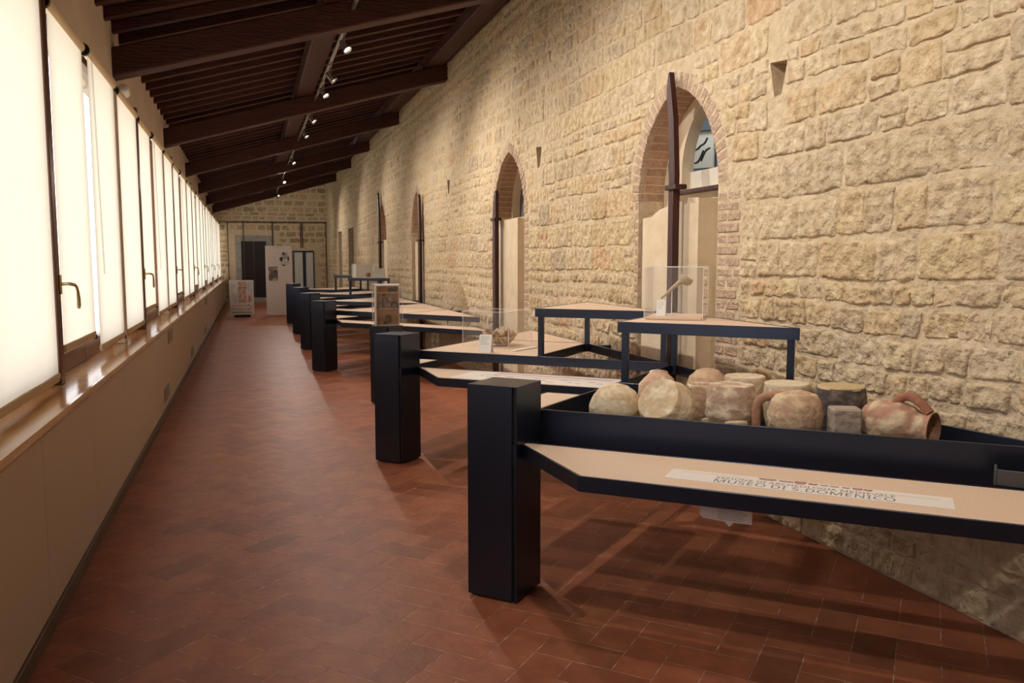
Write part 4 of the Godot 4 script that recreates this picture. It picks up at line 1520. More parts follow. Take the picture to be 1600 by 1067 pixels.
func build_pots() -> void:
	var Y := 0.7505
	var beige := lin(218, 198, 170)
	var pale := lin(230, 214, 188)
	var pink := lin(206, 172, 148)
	var red := lin(182, 140, 118)
	var dark := lin(88, 80, 80)
	var dome := [[0.105, 0.0], [0.122, 0.03], [0.130, 0.07], [0.124, 0.115], [0.104, 0.158], [0.072, 0.188], [0.035, 0.203], [0.0, 0.206]]
	var inv := [[0.092, 0.0], [0.112, 0.04], [0.123, 0.09], [0.122, 0.14], [0.113, 0.19], [0.104, 0.222], [0.103, 0.232], [0.101, 0.236], [0.096, 0.237], [0.05, 0.2365], [0.0, 0.237]]
	pot("overturned_bowl", "rounded cream bowl upside down at near left end of tray", Vector3(1.735, Y, -3.685), dome, 1.0, 3.0, [pale, lin(214, 188, 154)], Basis(Vector3(0, 0, 1), 0.12))
	pot("lumpy_pot", "pinkish lumpy pot leaning behind the cream bowl and tilted pot", Vector3(2.015, Y, -3.79), [[0.06, 0.0], [0.094, 0.04], [0.108, 0.10], [0.100, 0.16], [0.075, 0.20], [0.05, 0.222], [0.046, 0.236], [0.02, 0.240], [0.0, 0.24]], 1.3, 11.0, [pink, beige], Basis(Vector3(1, 0, 0.6).normalized(), -0.35))
	var tb := Basis(Vector3(0.62, 0, 0.78).normalized(), 0.95)
	pot("tilted_pot", "large cream pot tipped over so that its round flat base shows", Vector3(1.945, Y, -3.455), [[0.07, 0.0], [0.11, 0.03], [0.135, 0.08], [0.132, 0.13], [0.114, 0.178], [0.108, 0.192], [0.105, 0.197], [0.099, 0.199], [0.05, 0.1985], [0.0, 0.199]], 0.9, 21.0, [lin(212, 188, 156), pale], Basis(Vector3(0.45, 0, 0.9).normalized(), 0.98))
	pot("round_pot", "rounded pinkish pot at the back of tray beneath the shelf", Vector3(2.345, Y, -3.85), [[0.08, 0.0], [0.105, 0.05], [0.114, 0.11], [0.112, 0.155], [0.094, 0.205], [0.06, 0.238], [0.03, 0.248], [0.0, 0.25]], 0.8, 31.0, [pink, lin(206, 178, 146)])
	pot("broken_jar", "broken pink jar stump between tilted pot and brown jar", Vector3(2.20, Y, -3.65), [[0.06, 0.0], [0.078, 0.05], [0.084, 0.11], [0.080, 0.16], [0.078, 0.196], [0.070, 0.2], [0.062, 0.192], [0.05, 0.12], [0.0, 0.11]], 1.4, 41.0, [pink, pale])
	pot("upturned_jar", "pinkish upturned jar with flat cream base and crusted front", Vector3(2.198, Y, -3.385), inv, 1.0, 57.0, [lin(196, 166, 146), pale])
	pot("pierced_pot", "cream flat-topped pot with a dark hole, behind the upturned jar", Vector3(2.415, Y, -3.605), [[0.085, 0.0], [0.102, 0.04], [0.108, 0.09], [0.108, 0.14], [0.105, 0.19], [0.102, 0.23], [0.100, 0.239], [0.095, 0.241], [0.05, 0.240], [0.0, 0.241]], 0.6, 66.0, [pale, lin(210, 186, 150)])
	var jug := pot("handled_jug", "tan upturned jug with broad strap handle on its left, middle front", Vector3(2.358, Y, -3.117), [[0.075, 0.0], [0.10, 0.03], [0.119, 0.08], [0.124, 0.13], [0.112, 0.185], [0.09, 0.222], [0.05, 0.235], [0.0, 0.236]], 0.8, 73.0, [lin(200, 166, 138), lin(218, 196, 164)])
	var side := Vector3(-0.745, 0, -0.667)
	var path := []
	for k in 12:
		var s := k / 11.0
		var r := 0.065 + 0.122 * pow(sin(minf(s * 1.5, 1.0) * PI / 2.0), 1.0) - 0.02 * pow(s, 4.0)
		path.append(side * r + Vector3(0.02, 0, 0.03) * (1.0 - s) + Vector3(0, 0.215 - 0.205 * pow(s, 2.6), 0))
	strap(jug, path, 0.026, 0.021, Vector3(0.667, 0, -0.745), lin(182, 138, 112))
	pot("flat_topped_pot", "cream flat-topped pot with small notch behind the handled jug", Vector3(2.515, Y, -3.395), [[0.09, 0.0], [0.104, 0.05], [0.110, 0.11], [0.110, 0.16], [0.108, 0.205], [0.107, 0.222], [0.103, 0.229], [0.05, 0.228], [0.0, 0.229]], 0.6, 88.0, [pale, beige])
	pot("dark_jar", "dark grey upturned jar with cream base behind the small block", Vector3(2.662, Y, -3.185), [[0.09, 0.0], [0.106, 0.04], [0.117, 0.09], [0.118, 0.14], [0.113, 0.19], [0.106, 0.232]], 1.0, 97.0, [dark, lin(126, 112, 104)])
	var lid := get_node("dark_jar")
	var mb := MB.new()
	mb.col = lin(204, 180, 140)
	mb.lathe([[0.107, 0.226], [0.105, 0.235], [0.098, 0.239], [0.05, 0.237], [0.0, 0.238]], 36)
	put("base_disc", mb, M.clay, lid)
	# block
	var blk := MB.new()
	blk.col = lin(176, 160, 148)
	blk.box(Vector3(0, 0.093, 0), Vector3(0.062, 0.093, 0.05), Basis(), 0.008)
	var bo := put("clay_block", blk, M.clay, self)
	bo.position = Vector3(2.478, Y, -2.935)
	bo.rotation.y = -0.42
	tag(bo, "small upright greyish clay block standing before the dark jar", "block")
	# red jug on its side, mouth to the right
	var axis := Vector3(0.40, 0.0, 0.9165)
	var lie := Basis(Vector3(axis.z, 0, -axis.x), axis, Vector3.UP).orthonormalized()
	lie = Basis(axis.cross(Vector3.UP).normalized(), axis, Vector3.UP)
	var prof := [[0.0, -0.165], [0.06, -0.163], [0.085, -0.15], [0.112, -0.10], [0.121, -0.04], [0.116, 0.02], [0.096, 0.075], [0.078, 0.105], [0.074, 0.125], [0.078, 0.150], [0.088, 0.170], [0.082, 0.172], [0.068, 0.150], [0.062, 0.12], [0.07, 0.08], [0.09, 0.02], [0.09, -0.05], [0.0, -0.11]]
	var rj := pot("red_jug", "reddish jug lying on its side with dark mouth facing right", Vector3(2.678, Y, -2.842), prof, 0.8, 104.0, [red, lin(214, 192, 162)], lie)
	var up: float = -float(rj.get_meta("drop"))
	path = []
	for k in 12:
		var s := k / 11.0
		var along := lerpf(-0.01, 0.150, s)
		var high := 0.110 + 0.050 * sin(PI * pow(s, 0.85)) - 0.030 * s
		path.append(axis * along + Vector3(0, up + high, 0))
	rj.scale = Vector3(0.9, 0.9, 0.9)
	strap(rj, path, 0.030, 0.021, Vector3(axis.z, 0, -axis.x), lin(168, 114, 90))
	# fragments along the front rim
	for q in [[2.10, -3.195, 0.055, 0.10, "thin crusted pottery fragment lying before the upturned jar", 0.75], [2.005, -3.30, 0.022, 0.10, "small pale pottery chip between tilted pot and upturned jar", 0.3]]:
		var fr := MB.new()
		fr.col = lin(206, 188, 156)
		var pr := pot_rows([[0.0, 0.0], [q[2] * 0.9, 0.0], [q[2], q[3] * 0.5], [q[2] * 0.92, q[3] * 0.95], [0.0, q[3]]], 16, Transform3D(Basis().rotated(Vector3.UP, q[5]).scaled(Vector3(1.1, 1, 0.5)), Vector3.ZERO), 2.0, q[0] * 50.0, [fr.col, lin(190, 160, 130)])
		fr.grid(pr[0], Vector3(0, q[3] / 2.0, 0), true, pr[1])
		var fo := put("pottery_fragment", fr, M.clay, self)
		fo.position = Vector3(q[0], Y, q[1])
		tag(fo, q[4], "fragment")

# ------------------------------------------------------------------ clear cases and what lies on the tables
func clear_case(called: String, label: String, at: Vector3, size: Vector3, turn: float, group := "") -> Node3D:
	var t := thing(called, label, "display case", at, group, turn)
	var h := size / 2.0
	var e := 0.006
	for q in [[Vector3(-h.x, 0, 0), Vector3(e / 2.0, h.y, h.z), "side"], [Vector3(h.x, 0, 0), Vector3(e / 2.0, h.y, h.z), "side"], [Vector3(0, 0, -h.z), Vector3(h.x, h.y, e / 2.0), "side"], [Vector3(0, 0, h.z), Vector3(h.x, h.y, e / 2.0), "side"], [Vector3(0, h.y, 0), Vector3(h.x, e / 2.0, h.z), "top"]]:
		var mb := MB.new()
		var c: Vector3 = q[0] + Vector3(0, h.y, 0)
		var k: Vector3 = q[1]
		# one thin sheet per wall
		if k.x < 0.01:
			mb.quad(c + Vector3(0, -k.y, -k.z), c + Vector3(0, -k.y, k.z), c + Vector3(0, k.y, k.z), c + Vector3(0, k.y, -k.z), Vector3(signf(q[0].x), 0, 0))
		elif k.z < 0.01:
			mb.quad(c + Vector3(-k.x, -k.y, 0), c + Vector3(k.x, -k.y, 0), c + Vector3(k.x, k.y, 0), c + Vector3(-k.x, k.y, 0), Vector3(0, 0, signf(q[0].z)))
		else:
			mb.quad(c + Vector3(-k.x, 0, -k.z), c + Vector3(k.x, 0, -k.z), c + Vector3(k.x, 0, k.z), c + Vector3(-k.x, 0, k.z), Vector3.UP)
		put(q[2] + "_pane", mb, M.acrylic, t)
	# polished edges
	var mb := MB.new()
	for sx in [-1.0, 1.0]:
		for sz in [-1.0, 1.0]:
			mb.bar(Vector3(sx * h.x, 0, sz * h.z), Vector3(sx * h.x, size.y, sz * h.z), 0.0032, 0.0032, 0.0, Vector3.RIGHT)
		mb.bar(Vector3(sx * h.x, size.y, -h.z), Vector3(sx * h.x, size.y, h.z), 0.0032, 0.0032)
		mb.bar(Vector3(-h.x, size.y, sx * h.z), Vector3(h.x, size.y, sx * h.z), 0.0032, 0.0032)
	put("polished_edge", mb, M.acrylic_edge, t)
	return t

func card(called: String, label: String, at: Vector3, w: float, h: float, lean: float, turn: float) -> void:
	# small folded label card
	var t := thing(called, label, "label card", at, "", turn)
	var mb := MB.new()
	var d := h * sin(lean)
	var y := h * cos(lean)
	for q in [[Vector3(-w / 2, 0, d), Vector3(w / 2, 0, d), Vector3(w / 2, y, 0), Vector3(-w / 2, y, 0), Vector3(0, 0.3, 1)], [Vector3(-w / 2, 0, -d), Vector3(w / 2, 0, -d), Vector3(w / 2, y, 0), Vector3(-w / 2, y, 0), Vector3(0, 0.3, -1)]]:
		mb.quad(q[0], q[1], q[2], q[3], q[4])
	put("folded_card", mb, M.white, t)
	mb = MB.new()
	for k in 5:
		var s := 0.86 - k * 0.10
		var z := d * (1.0 - s) + 0.0006
		var ww := w * (0.35 if k < 2 else rng.randf_range(0.2, 0.38))
		mb.quad(Vector3(-w * 0.38, y * s, z), Vector3(-w * 0.38 + ww * 2.0, y * s, z), Vector3(-w * 0.38 + ww * 2.0, y * (s + 0.014), z - d * 0.014), Vector3(-w * 0.38, y * (s + 0.014), z - d * 0.014), Vector3(0, 0.3, 1))
	put("print_lines", mb, M.ink, t)

func build_cases() -> void:
	# case with the long-handled ladle on the first table's shelf
	var Y := SHELF_Y
	clear_case("clear_case", "square clear case holding a curved ladle on nearest raised shelf", Vector3(2.525, Y, -4.52), Vector3(0.345, 0.315, 0.40), -0.62)
	var mb := MB.new()
	mb.box(Vector3(0, 0.008, 0), Vector3(0.165, 0.008, 0.19), Basis(), 0.002)
	var pl := put("case_plinth", mb, M.mdf, self)
	pl.position = Vector3(2.525, Y, -4.52)
	pl.rotation.y = -0.62
	tag(pl, "thin beige plinth board inside the ladle case", "plinth")
	var ld := thing("bone_ladle", "small bone-coloured ladle standing tilted inside the clear case", "ladle", Vector3(2.50, Y + 0.016, -4.50), "", -0.5)
	mb = MB.new()
	mb.tube([Vector3(-0.085, 0.105, 0.0), Vector3(-0.05, 0.135, 0.0), Vector3(-0.01, 0.175, 0.0), Vector3(0.02, 0.20, 0.0), Vector3(0.035, 0.208, 0)], [0.007, 0.009, 0.012, 0.016, 0.02], 10)
	put("ladle_handle", mb, M.bone, ld)
	mb = MB.new()
	mb.lathe([[0.0, -0.03], [0.025, -0.026], [0.04, -0.008], [0.043, 0.012], [0.039, 0.022], [0.035, 0.02], [0.033, 0.0], [0.02, -0.018], [0.0, -0.022]], 24, Transform3D(Basis(Vector3(0, 0, 1), -0.5), Vector3(0.062, 0.218, 0)))
	put("ladle_bowl", mb, M.bone, ld)
	mb = MB.new()
	mb.tube([Vector3(-0.02, 0.0, 0.0), Vector3(-0.02, 0.16, 0.0)], 0.003, 8)
	mb.tube([Vector3(-0.02, 0.003, 0.0), Vector3(-0.02, 0.0, 0.0)], 0.03, 16)
	put("display_pin", mb, M.acrylic_edge, ld)
	card("label_card", "white folded label card inside the ladle case", Vector3(2.425, Y + 0.016, -4.535), 0.055, 0.10, 0.3, -0.62)
	# bowl case on the second table
	clear_case("clear_case", "large clear case over a broken glazed bowl on second table", Vector3(2.0, TOP_Y, -6.63), Vector3(0.43, 0.295, 0.43), -0.785)
	var bw := thing("broken_bowl", "broken mottled brown bowl on small feet inside the clear case", "bowl", Vector3(2.02, TOP_Y, -6.62), "", 0.2)
	var prof := [[0.0, 0.012], [0.06, 0.014], [0.085, 0.02], [0.115, 0.05], [0.14, 0.09], [0.155, 0.13], [0.150, 0.132], [0.134, 0.095], [0.108, 0.056], [0.08, 0.03], [0.0, 0.024]]
	var made := pot_rows(prof, 52, Transform3D(), 0.4, 140.0, [lin(214, 194, 160), lin(166, 112, 70)], 3)
	for i in made[0].size():
		for j in 52:
			var p: Vector3 = made[0][i][j]
			if p.y > 0.07:
				p.y = 0.07 + (p.y - 0.07) * (0.55 + 0.6 * absf(noise.get_noise_1d(j * 0.35 + 7.0)) * 2.0)
				made[0][i][j] = p
			var sp := noise2.get_noise_3d(p.x * 70.0, p.y * 70.0, p.z * 70.0)
			if sp > 0.22:
				made[1][i][j] = lin(70, 64, 52)
	mb = MB.new()
	mb.grid(made[0], Vector3(0, 0.2, 0), true, made[1])
	# the outside faces away from the axis, so turn by the outer wall
	put("bowl_body", mb, M.glazed, bw)
	for k in 3:
		var an := TAU * k / 3.0 + 0.5
		mb = MB.new()
		mb.tube([Vector3(cos(an) * 0.07, 0.0, sin(an) * 0.07), Vector3(cos(an) * 0.07, 0.016, sin(an) * 0.07)], 0.009, 8)
		put("foot", mb, M.chrome, bw)
	card("label_card", "white folded label card standing before the bowl case", Vector3(1.76, TOP_Y, -6.15), 0.10, 0.145, 0.3, -0.55)
	mb = MB.new()
	mb.box(Vector3(0, 0.004, 0), Vector3(0.17, 0.004, 0.02), Basis(), 0.002)
	var rod := put("scale_ruler", mb, M.white, self)
	rod.position = Vector3(2.115, TOP_Y, -6.25)
	rod.rotation.y = 0.69
	tag(rod, "flat white ruler strip lying in front of the bowl case", "ruler")
	# tall case on the lone pedestal
	var c0 := Vector3(1.468, 0.86, -9.10)
	var turn := -0.18
	clear_case("tall_case", "tall narrow clear case with shelves of pottery shards behind second pedestal", c0, Vector3(0.33, 0.465, 0.20), turn)
	var sh := thing("shard_rack", "white rimmed tan rack of three shelves inside the tall case", "rack", c0 + Vector3(0.0, 0.0, 0.0), "", turn)
	mb = MB.new()
	mb.span(Vector3(-0.125, 0.0, -0.05), Vector3(0.125, 0.445, -0.04))
	put("back_board", mb, M.mdf, sh)
	mb = MB.new()
	mb.span(Vector3(-0.145, 0.0, -0.05), Vector3(-0.120, 0.45, 0.06), 0.002)
	put("side_board", mb, M.white, sh)
	mb = MB.new()
	mb.span(Vector3(0.120, 0.0, -0.05), Vector3(0.130, 0.45, 0.045), 0.002)
	put("side_board", mb, M.mdf, sh)
	mb = MB.new()
	mb.span(Vector3(-0.145, 0.440, -0.05), Vector3(0.13, 0.458, 0.06), 0.002)
	put("top_board", mb, M.white, sh)
	for y in [0.0, 0.185, 0.36]:
		mb = MB.new()
		mb.span(Vector3(-0.12, y, -0.045), Vector3(0.12, y + 0.008, 0.045), 0.001)
		put("shelf_board", mb, M.mdf, sh)
	# ring shaped bases on the middle shelf
	var bt := Basis(Vector3.UP, turn)
	var tones := [lin(140, 126, 114), lin(164, 150, 136), lin(130, 118, 110), lin(150, 132, 116), lin(176, 158, 136)]
	var i := 0
	for q in [[-0.078, 0.034, 0.034], [0.0, 0.036, 0.036], [0.078, 0.038, 0.038], [-0.03, 0.092, 0.030], [0.042, 0.100, 0.030], [-0.036, 0.145, 0.018]]:
		var ring := MB.new()
		ring.col = tones[i % 5]
		ring.lathe([[0.0, -0.005], [q[2] * 0.5, -0.006], [q[2] * 0.7, 0.0], [q[2] * 0.86, 0.012], [q[2] * 0.97, 0.010], [q[2], 0.0], [q[2] * 0.8, -0.012], [0.0, -0.014]], 22, Transform3D(bt * Basis(Vector3.RIGHT, 1.45), Vector3.ZERO))
		var ro := put("pot_base", ring, M.glazed, self)
		ro.position = c0 + bt * Vector3(q[0], 0.193 + q[1], 0.012)
		tag(ro, ["dark ring base, left of bottom row on middle shelf of tall case", "grey ring base, middle of bottom row on middle shelf of tall case", "dark ring base, right of bottom row on middle shelf of tall case", "brown ring base, left of second row in tall case", "pale ring base, right of second row in tall case", "small ring base topmost of the heap in tall case"][i], "pot base", "ring bases in the tall case")
		i += 1
	# shards on the top and bottom shelves
	var names := ["orange shard at left of top shelf in tall case", "dark grey shard at middle of top shelf in tall case", "grey shard at right of top shelf in tall case", "large tan shard at left of bottom shelf in tall case", "brown shard at middle of bottom shelf in tall case", "dark pointed shard lying low on bottom shelf of tall case", "ochre shard at right of bottom shelf in tall case", "yellowish shard upper left on bottom shelf in tall case"]
	var sc := [lin(186, 128, 66), lin(92, 84, 78), lin(128, 112, 92), lin(170, 134, 84), lin(130, 92, 58), lin(66, 56, 50), lin(176, 138, 78), lin(186, 152, 96)]
	i = 0
	for q in [[-0.05, 0.37, 0.048, 0.062], [0.03, 0.37, 0.03, 0.05], [0.085, 0.37, 0.026, 0.058], [-0.075, 0.01, 0.034, 0.10], [0.005, 0.01, 0.035, 0.12], [-0.02, 0.012, 0.045, 0.035], [0.072, 0.01, 0.030, 0.13], [-0.04, 0.10, 0.03, 0.06]]:
		var s := MB.new()
		s.col = sc[i]
		var poly := PackedVector2Array()
		for k in 7:
			var an := TAU * k / 7.0 + i
			poly.append(Vector2(cos(an) * q[2] * 1.2 * rng.randf_range(0.8, 1.1), q[3] / 2.0 + sin(an) * q[3] / 2.0 * rng.randf_range(0.85, 1.0)))
		var front := 0.020 + 0.006 * (i % 3)
		if i == 5:
			front = 0.035
		if i == 7:
			front = -0.01
		s.slab_x(poly, -front - 0.006, -front)
		var so := put("pottery_shard", s, M.glazed, self)
		so.position = c0 + Vector3(0, q[1], 0) + bt * Vector3(q[0], 0, 0)
		so.rotation.y = turn - PI / 2.0
		tag(so, names[i], "shard", "shards in the tall case")
		i += 1
	# museum strip on the nearest info panel, with raised print
	var U := Vector3(0.737, 0, 0.676)
	var V := Vector3(0.676, 0, -0.737)
	var strip := thing("title_strip", "long white paper strip reading MUSEO DI S.DOMENICO on nearest info panel", "label", Vector3(1.935, LOW_Y - 0.0011, -2.505))
	strip.transform.basis = Basis(U, V, Vector3.UP)
	mb = MB.new()
	mb.box(Vector3(0, 0, 0), Vector3(0.50, 0.075, 0.0006), Basis())
	put("paper", mb, M.paper, strip)
	lettering(strip, "MUSEO DI S.DOMENICO", 0.63, 0.046, Vector3(0.0, -0.040, 0.0008))
	lettering(strip, "SEZIONE DI ARCHEOLOGIA MEDIEVALE", 0.63, 0.028, Vector3(0.0, 0.008, 0.0008))
	var k := 0
	for x in [-0.13, -0.06, -0.01, 0.035, 0.075, 0.11, 0.15, 0.19, 0.225]:
		mb = MB.new()
		var w: float = [0.034, 0.030, 0.022, 0.018, 0.015, 0.017, 0.015, 0.019, 0.016][k]
		var hh: float = [0.018, 0.013, 0.026, 0.016, 0.011, 0.011, 0.012, 0.019, 0.017][k]
		for j in 6:
			var a0 := PI + PI * j / 6.0
			var a1 := PI + PI * (j + 1) / 6.0
			mb.tri(Vector3(x, 0.052, 0.0009), Vector3(x + cos(a0) * w, 0.052 + hh * 0.4 + sin(a0) * hh, 0.0009), Vector3(x + cos(a1) * w, 0.052 + hh * 0.4 + sin(a1) * hh, 0.0009), Vector3(0, 0, 1))
		mb.quad(Vector3(x - w, 0.052 + hh * 0.4, 0.0009), Vector3(x + w, 0.052 + hh * 0.4, 0.0009), Vector3(x + w * 0.8, 0.052 + hh * 0.9, 0.0009), Vector3(x - w * 0.8, 0.052 + hh * 0.9, 0.0009), Vector3(0, 0, 1))
		put("pot_emblem", mb, M.rust_ink, strip)
		k += 1
	mb = MB.new()
	mb.span(Vector3(-0.46, 0.045, 0.0006), Vector3(-0.2, 0.0465, 0.0009))
	mb.span(Vector3(0.25, 0.03, 0.0006), Vector3(0.46, 0.0315, 0.0009))
	put("print_rule", mb, M.ink, strip)
	# speech-bubble sheet hanging under the nearest panel
	var hang := thing("hanging_sheet", "white notched information sheet hanging under the nearest info panel", "sheet", Vector3(1.704, 0.587, -2.646))
	hang.transform.basis = Basis(U, Vector3.UP, U.cross(Vector3.UP))
	mb = MB.new()
	var out := [Vector2(-0.098, 0.09), Vector2(0.098, 0.09), Vector2(0.098, 0.0), Vector2(0.03, 0.0), Vector2(0.015, -0.018), Vector2(-0.004, 0.0), Vector2(-0.085, 0.004), Vector2(-0.098, 0.016)]
	var pp := PackedVector2Array(out)
	var ids := Geometry2D.triangulate_polygon(pp)
	for j in range(0, ids.size(), 3):
		mb.tri(Vector3(pp[ids[j]].x, pp[ids[j]].y, 0), Vector3(pp[ids[j + 1]].x, pp[ids[j + 1]].y, 0), Vector3(pp[ids[j + 2]].x, pp[ids[j + 2]].y, 0), Vector3(0, 0, 1))
	put("sheet", mb, M.paper, hang)
	mb = MB.new()
	for j in 6:
		mb.span(Vector3(-0.03, 0.008 + j * 0.007, 0.0004), Vector3(rng.randf_range(0.06, 0.085), 0.0095 + j * 0.007, 0.0008))
	put("print_lines", mb, M.ink, hang)
	# printed chart on the second table's panel
	var ch := thing("printed_chart", "white printed chart with red bars on second table's info panel", "chart", Vector3(1.955, LOW_Y - 0.0011, -5.455))
	ch.transform.basis = Basis(U, V, Vector3.UP)
	mb = MB.new()
	mb.box(Vector3.ZERO, Vector3(0.62, 0.20, 0.0006), Basis())
	put("paper", mb, M.paper, ch)
	mb = MB.new()
	mb.span(Vector3(-0.38, 0.115, 0.0006), Vector3(0.5, 0.135, 0.0010))
	mb.span(Vector3(-0.44, 0.03, 0.0006), Vector3(0.30, 0.042, 0.0010))
	mb.span(Vector3(-0.38, 0.03, 0.0006), Vector3(-0.37, 0.135, 0.0010))
	put("red_bar", mb, M.red_ink, ch)
	mb = MB.new()
	for j in 14:
		var x := -0.46 + j * 0.07
		mb.span(Vector3(x, -0.02 - 0.05 * (j % 3), 0.0006), Vector3(x + rng.randf_range(0.03, 0.06), -0.008 - 0.05 * (j % 3), 0.0010))
	put("print_lines", mb, M.ink, ch)
	# white box case on the fifth table's shelf, cards and papers further on
	clear_case("clear_case", "far clear case with white back on the fifth table's shelf", Vector3(2.42, Y, -18.0), Vector3(0.5, 0.29, 0.3), 0.2)
	mb = MB.new()
	mb.span(Vector3(-0.24, 0.0, -0.14), Vector3(0.24, 0.28, -0.13))
	mb.span(Vector3(-0.24, 0.0, -0.14), Vector3(0.24, 0.01, 0.14))
	var wb := put("white_backing", mb, M.white, self)
	wb.position = Vector3(2.42, Y, -18.0)
	wb.rotation.y = 0.2
	tag(wb, "white angled backing sheet inside the far clear case", "backing")
	var cup := MB.new()
	cup.col = lin(150, 96, 70)
	cup.lathe([[0.0, 0.0], [0.04, 0.0], [0.055, 0.05], [0.04, 0.09], [0.034, 0.09], [0.0, 0.02]], 18)
	var co := put("small_cup", cup, M.glazed, self)
	co.position = Vector3(2.48, Y + 0.011, -17.95)
	tag(co, "small reddish cup standing inside the far clear case", "cup")
	card("label_card", "white label card beside the cup in far case", Vector3(2.58, Y + 0.011, -17.92), 0.06, 0.10, 0.25, -0.1)
	card("label_card", "large leaning white card right of the far case, before stone wall", Vector3(2.63, SHELF_Y, -17.25), 0.20, 0.21, 0.35, -0.25)
	for q in [[Vector3(1.75, TOP_Y, -14.85), 0.30, "white printed sheet lying at front of fourth table"], [Vector3(2.32, TOP_Y, -14.40), 0.20, "white printed sheet lying nearer the wall on fourth table"]]:
		mb = MB.new()
		mb.box(Vector3(0, 0.002, 0), Vector3(q[1], 0.002, 0.18), Basis())
		var pa := put("printed_sheet", mb, M.white, self)
		pa.position = q[0]
		pa.rotation.y = 0.72 * -1.0
		tag(pa, q[2], "sheet")

func lettering(parent: Node3D, text: String, width: float, height: float, at: Vector3) -> void:
	var f := SystemFont.new()
	f.font_names = PackedStringArray(["Droid Sans"])
	var tm := TextMesh.new()
	tm.text = text
	tm.font = f
	tm.font_size = 32
	tm.pixel_size = 0.001
	tm.depth = 0.0004
	tm.curve_step = 2.0
	var o := MeshInstance3D.new()
	o.name = "lettering"
	o.mesh = tm
	o.material_override = M.ink
	parent.add_child(o, true)
	var box := tm.get_aabb()
	o.scale = Vector3(width / maxf(box.size.x, 0.001), height / maxf(box.size.y, 0.001), 1.0)
	o.position = at

# ------------------------------------------------------------------ boards at the far end
func print_board(called: String, label: String, at: Vector3, w: float, h: float, lift: float, tex: Image, feet: bool, turn := 0.0) -> void:
	var t := thing(called, label, "sign board", at, "", turn)
	var mb := MB.new()
	mb.span(Vector3(-w / 2, lift, -0.015), Vector3(w / 2, lift + h, 0.0), 0.002)
	put("board", mb, M.white, t)
	mb = MB.new()
	mb.uvquad(Vector3(-w / 2 + 0.004, lift + h - 0.004, 0.0015), Vector3(w / 2 - 0.004, lift + h - 0.004, 0.0015), Vector3(w / 2 - 0.004, lift + 0.004, 0.0015), Vector3(-w / 2 + 0.004, lift + 0.004, 0.0015), Vector3.BACK)
	var m := mat(Color.WHITE, 0.6)
	m.albedo_texture = ImageTexture.create_from_image(tex)
	put("print", mb, m, t)
	if feet:
		mb = MB.new()
		mb.span(Vector3(-w * 0.33, 0.0, -0.16), Vector3(w * 0.33, lift, 0.1), 0.004)
		put("foot_plate", mb, M.black_plastic, t)

func blotch(im: Image, r: Rect2i, sd: int, lo: Color, hi: Color, f := 0.05) -> void:
	var n := FastNoiseLite.new()
	n.seed = sd
	n.frequency = f
	for y in range(r.position.y, r.end.y):
		for x in range(r.position.x, r.end.x):
			im.set_pixel(x, y, lo.lerp(hi, smoothstep(-0.25, 0.25, n.get_noise_2d(x, y))))

func disc(im: Image, c: Vector2, rad: Vector2, col: Color) -> void:
	for y in range(int(c.y - rad.y), int(c.y + rad.y) + 1):
		for x in range(int(c.x - rad.x), int(c.x + rad.x) + 1):
			if pow((x - c.x) / rad.x, 2.0) + pow((y - c.y) / rad.y, 2.0) < 1.0 and x >= 0 and y >= 0 and x < im.get_width() and y < im.get_height():
				im.set_pixel(x, y, col)

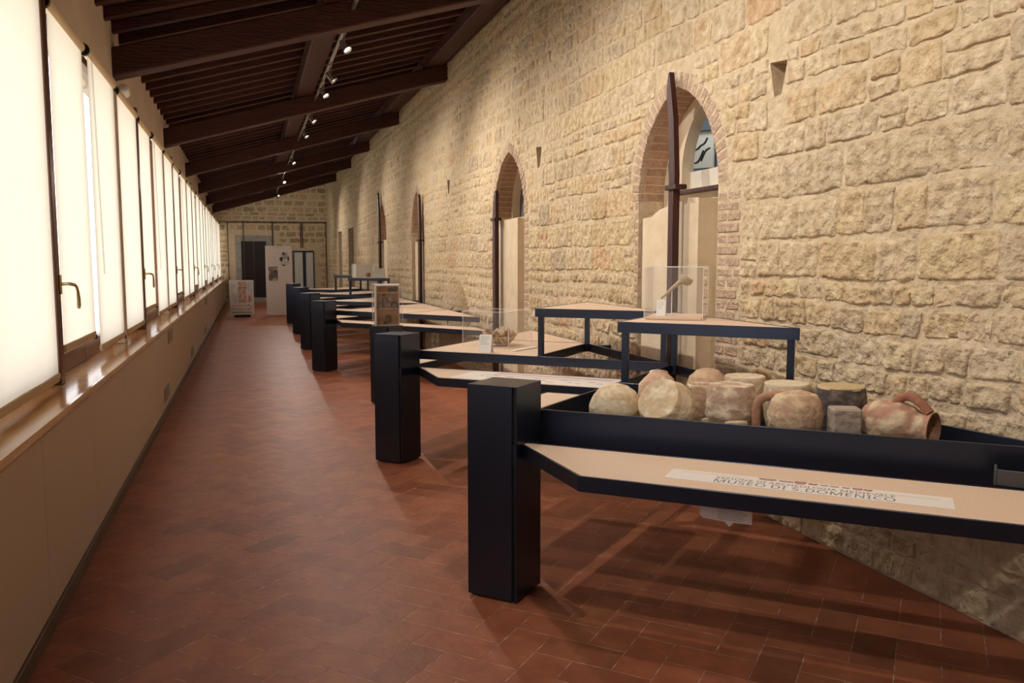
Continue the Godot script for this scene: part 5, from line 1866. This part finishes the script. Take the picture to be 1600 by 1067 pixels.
func build_far_signs() -> void:
	# tall white panel with two photographs
	var im := Image.create(140, 404, false, Image.FORMAT_RGB8)
	im.fill(srgb(236, 226, 222))
	for x in range(42, 94, 5):
		im.fill_rect(Rect2i(x, 9, 3, 3), srgb(170, 160, 158))
	blotch(im, Rect2i(76, 34, 52, 82), 3, srgb(236, 230, 228), srgb(222, 214, 214))
	disc(im, Vector2(104, 58), Vector2(15, 20), srgb(176, 166, 166))
	disc(im, Vector2(97, 44), Vector2(9, 9), srgb(90, 84, 90))
	disc(im, Vector2(84, 76), Vector2(9, 13), srgb(60, 54, 60))
	disc(im, Vector2(122, 74), Vector2(5, 14), srgb(66, 60, 66))
	disc(im, Vector2(102, 100), Vector2(22, 14), srgb(214, 206, 206))
	disc(im, Vector2(96, 112), Vector2(9, 4), srgb(50, 46, 50))
	blotch(im, Rect2i(14, 120, 50, 84), 8, srgb(120, 104, 102), srgb(196, 180, 176), 0.022)
	disc(im, Vector2(34, 170), Vector2(16, 22), srgb(110, 96, 94))
	disc(im, Vector2(52, 150), Vector2(11, 12), srgb(92, 80, 78))
	im.fill_rect(Rect2i(14, 120, 50, 12), srgb(164, 132, 126))
	print_board("exhibition_stand", "tall white exhibition panel with two monochrome photographs near end wall", Vector3(0.86, 0.0, -25.0), 0.74, 2.02, 0.0, im, false, -0.02)
	# low sign with arrow
	im = Image.create(132, 192, false, Image.FORMAT_RGB8)
	im.fill(srgb(226, 222, 220))
	blotch(im, Rect2i(8, 10, 116, 116), 12, srgb(206, 202, 202), srgb(224, 220, 220), 0.02)
	blotch(im, Rect2i(48, 8, 42, 118), 14, srgb(196, 150, 140), srgb(216, 182, 172), 0.04)
	disc(im, Vector2(70, 98), Vector2(8, 14), srgb(226, 190, 176))
	for x in range(42, 96, 6):
		im.fill_rect(Rect2i(x, 40, 4, 5), srgb(120, 104, 104))
	for y in range(86, 122, 9):
		im.fill_rect(Rect2i(102, y, 14, 6), srgb(214, 84, 72))
	var rr := srgb(206, 110, 106)
	im.fill_rect(Rect2i(10, 142, 92, 3), rr)
	im.fill_rect(Rect2i(10, 158, 92, 3), rr)
	im.fill_rect(Rect2i(10, 142, 3, 19), rr)
	for k in 18:
		im.fill_rect(Rect2i(100 + k, 134 + k, 3, 3), rr)
		im.fill_rect(Rect2i(100 + k, 167 - k, 3, 3), rr)
	im.fill_rect(Rect2i(100, 134, 3, 10), rr)
	im.fill_rect(Rect2i(100, 159, 3, 10), rr)
	for x in range(10, 120, 7):
		im.fill_rect(Rect2i(x, 178, 5, 5), srgb(96, 90, 90))
	print_board("arrow_sign", "low white floor sign with outlined red arrow beside window wall", Vector3(-0.19, 0.0, -24.5), 0.66, 0.98, 0.06, im, true, 0.05)
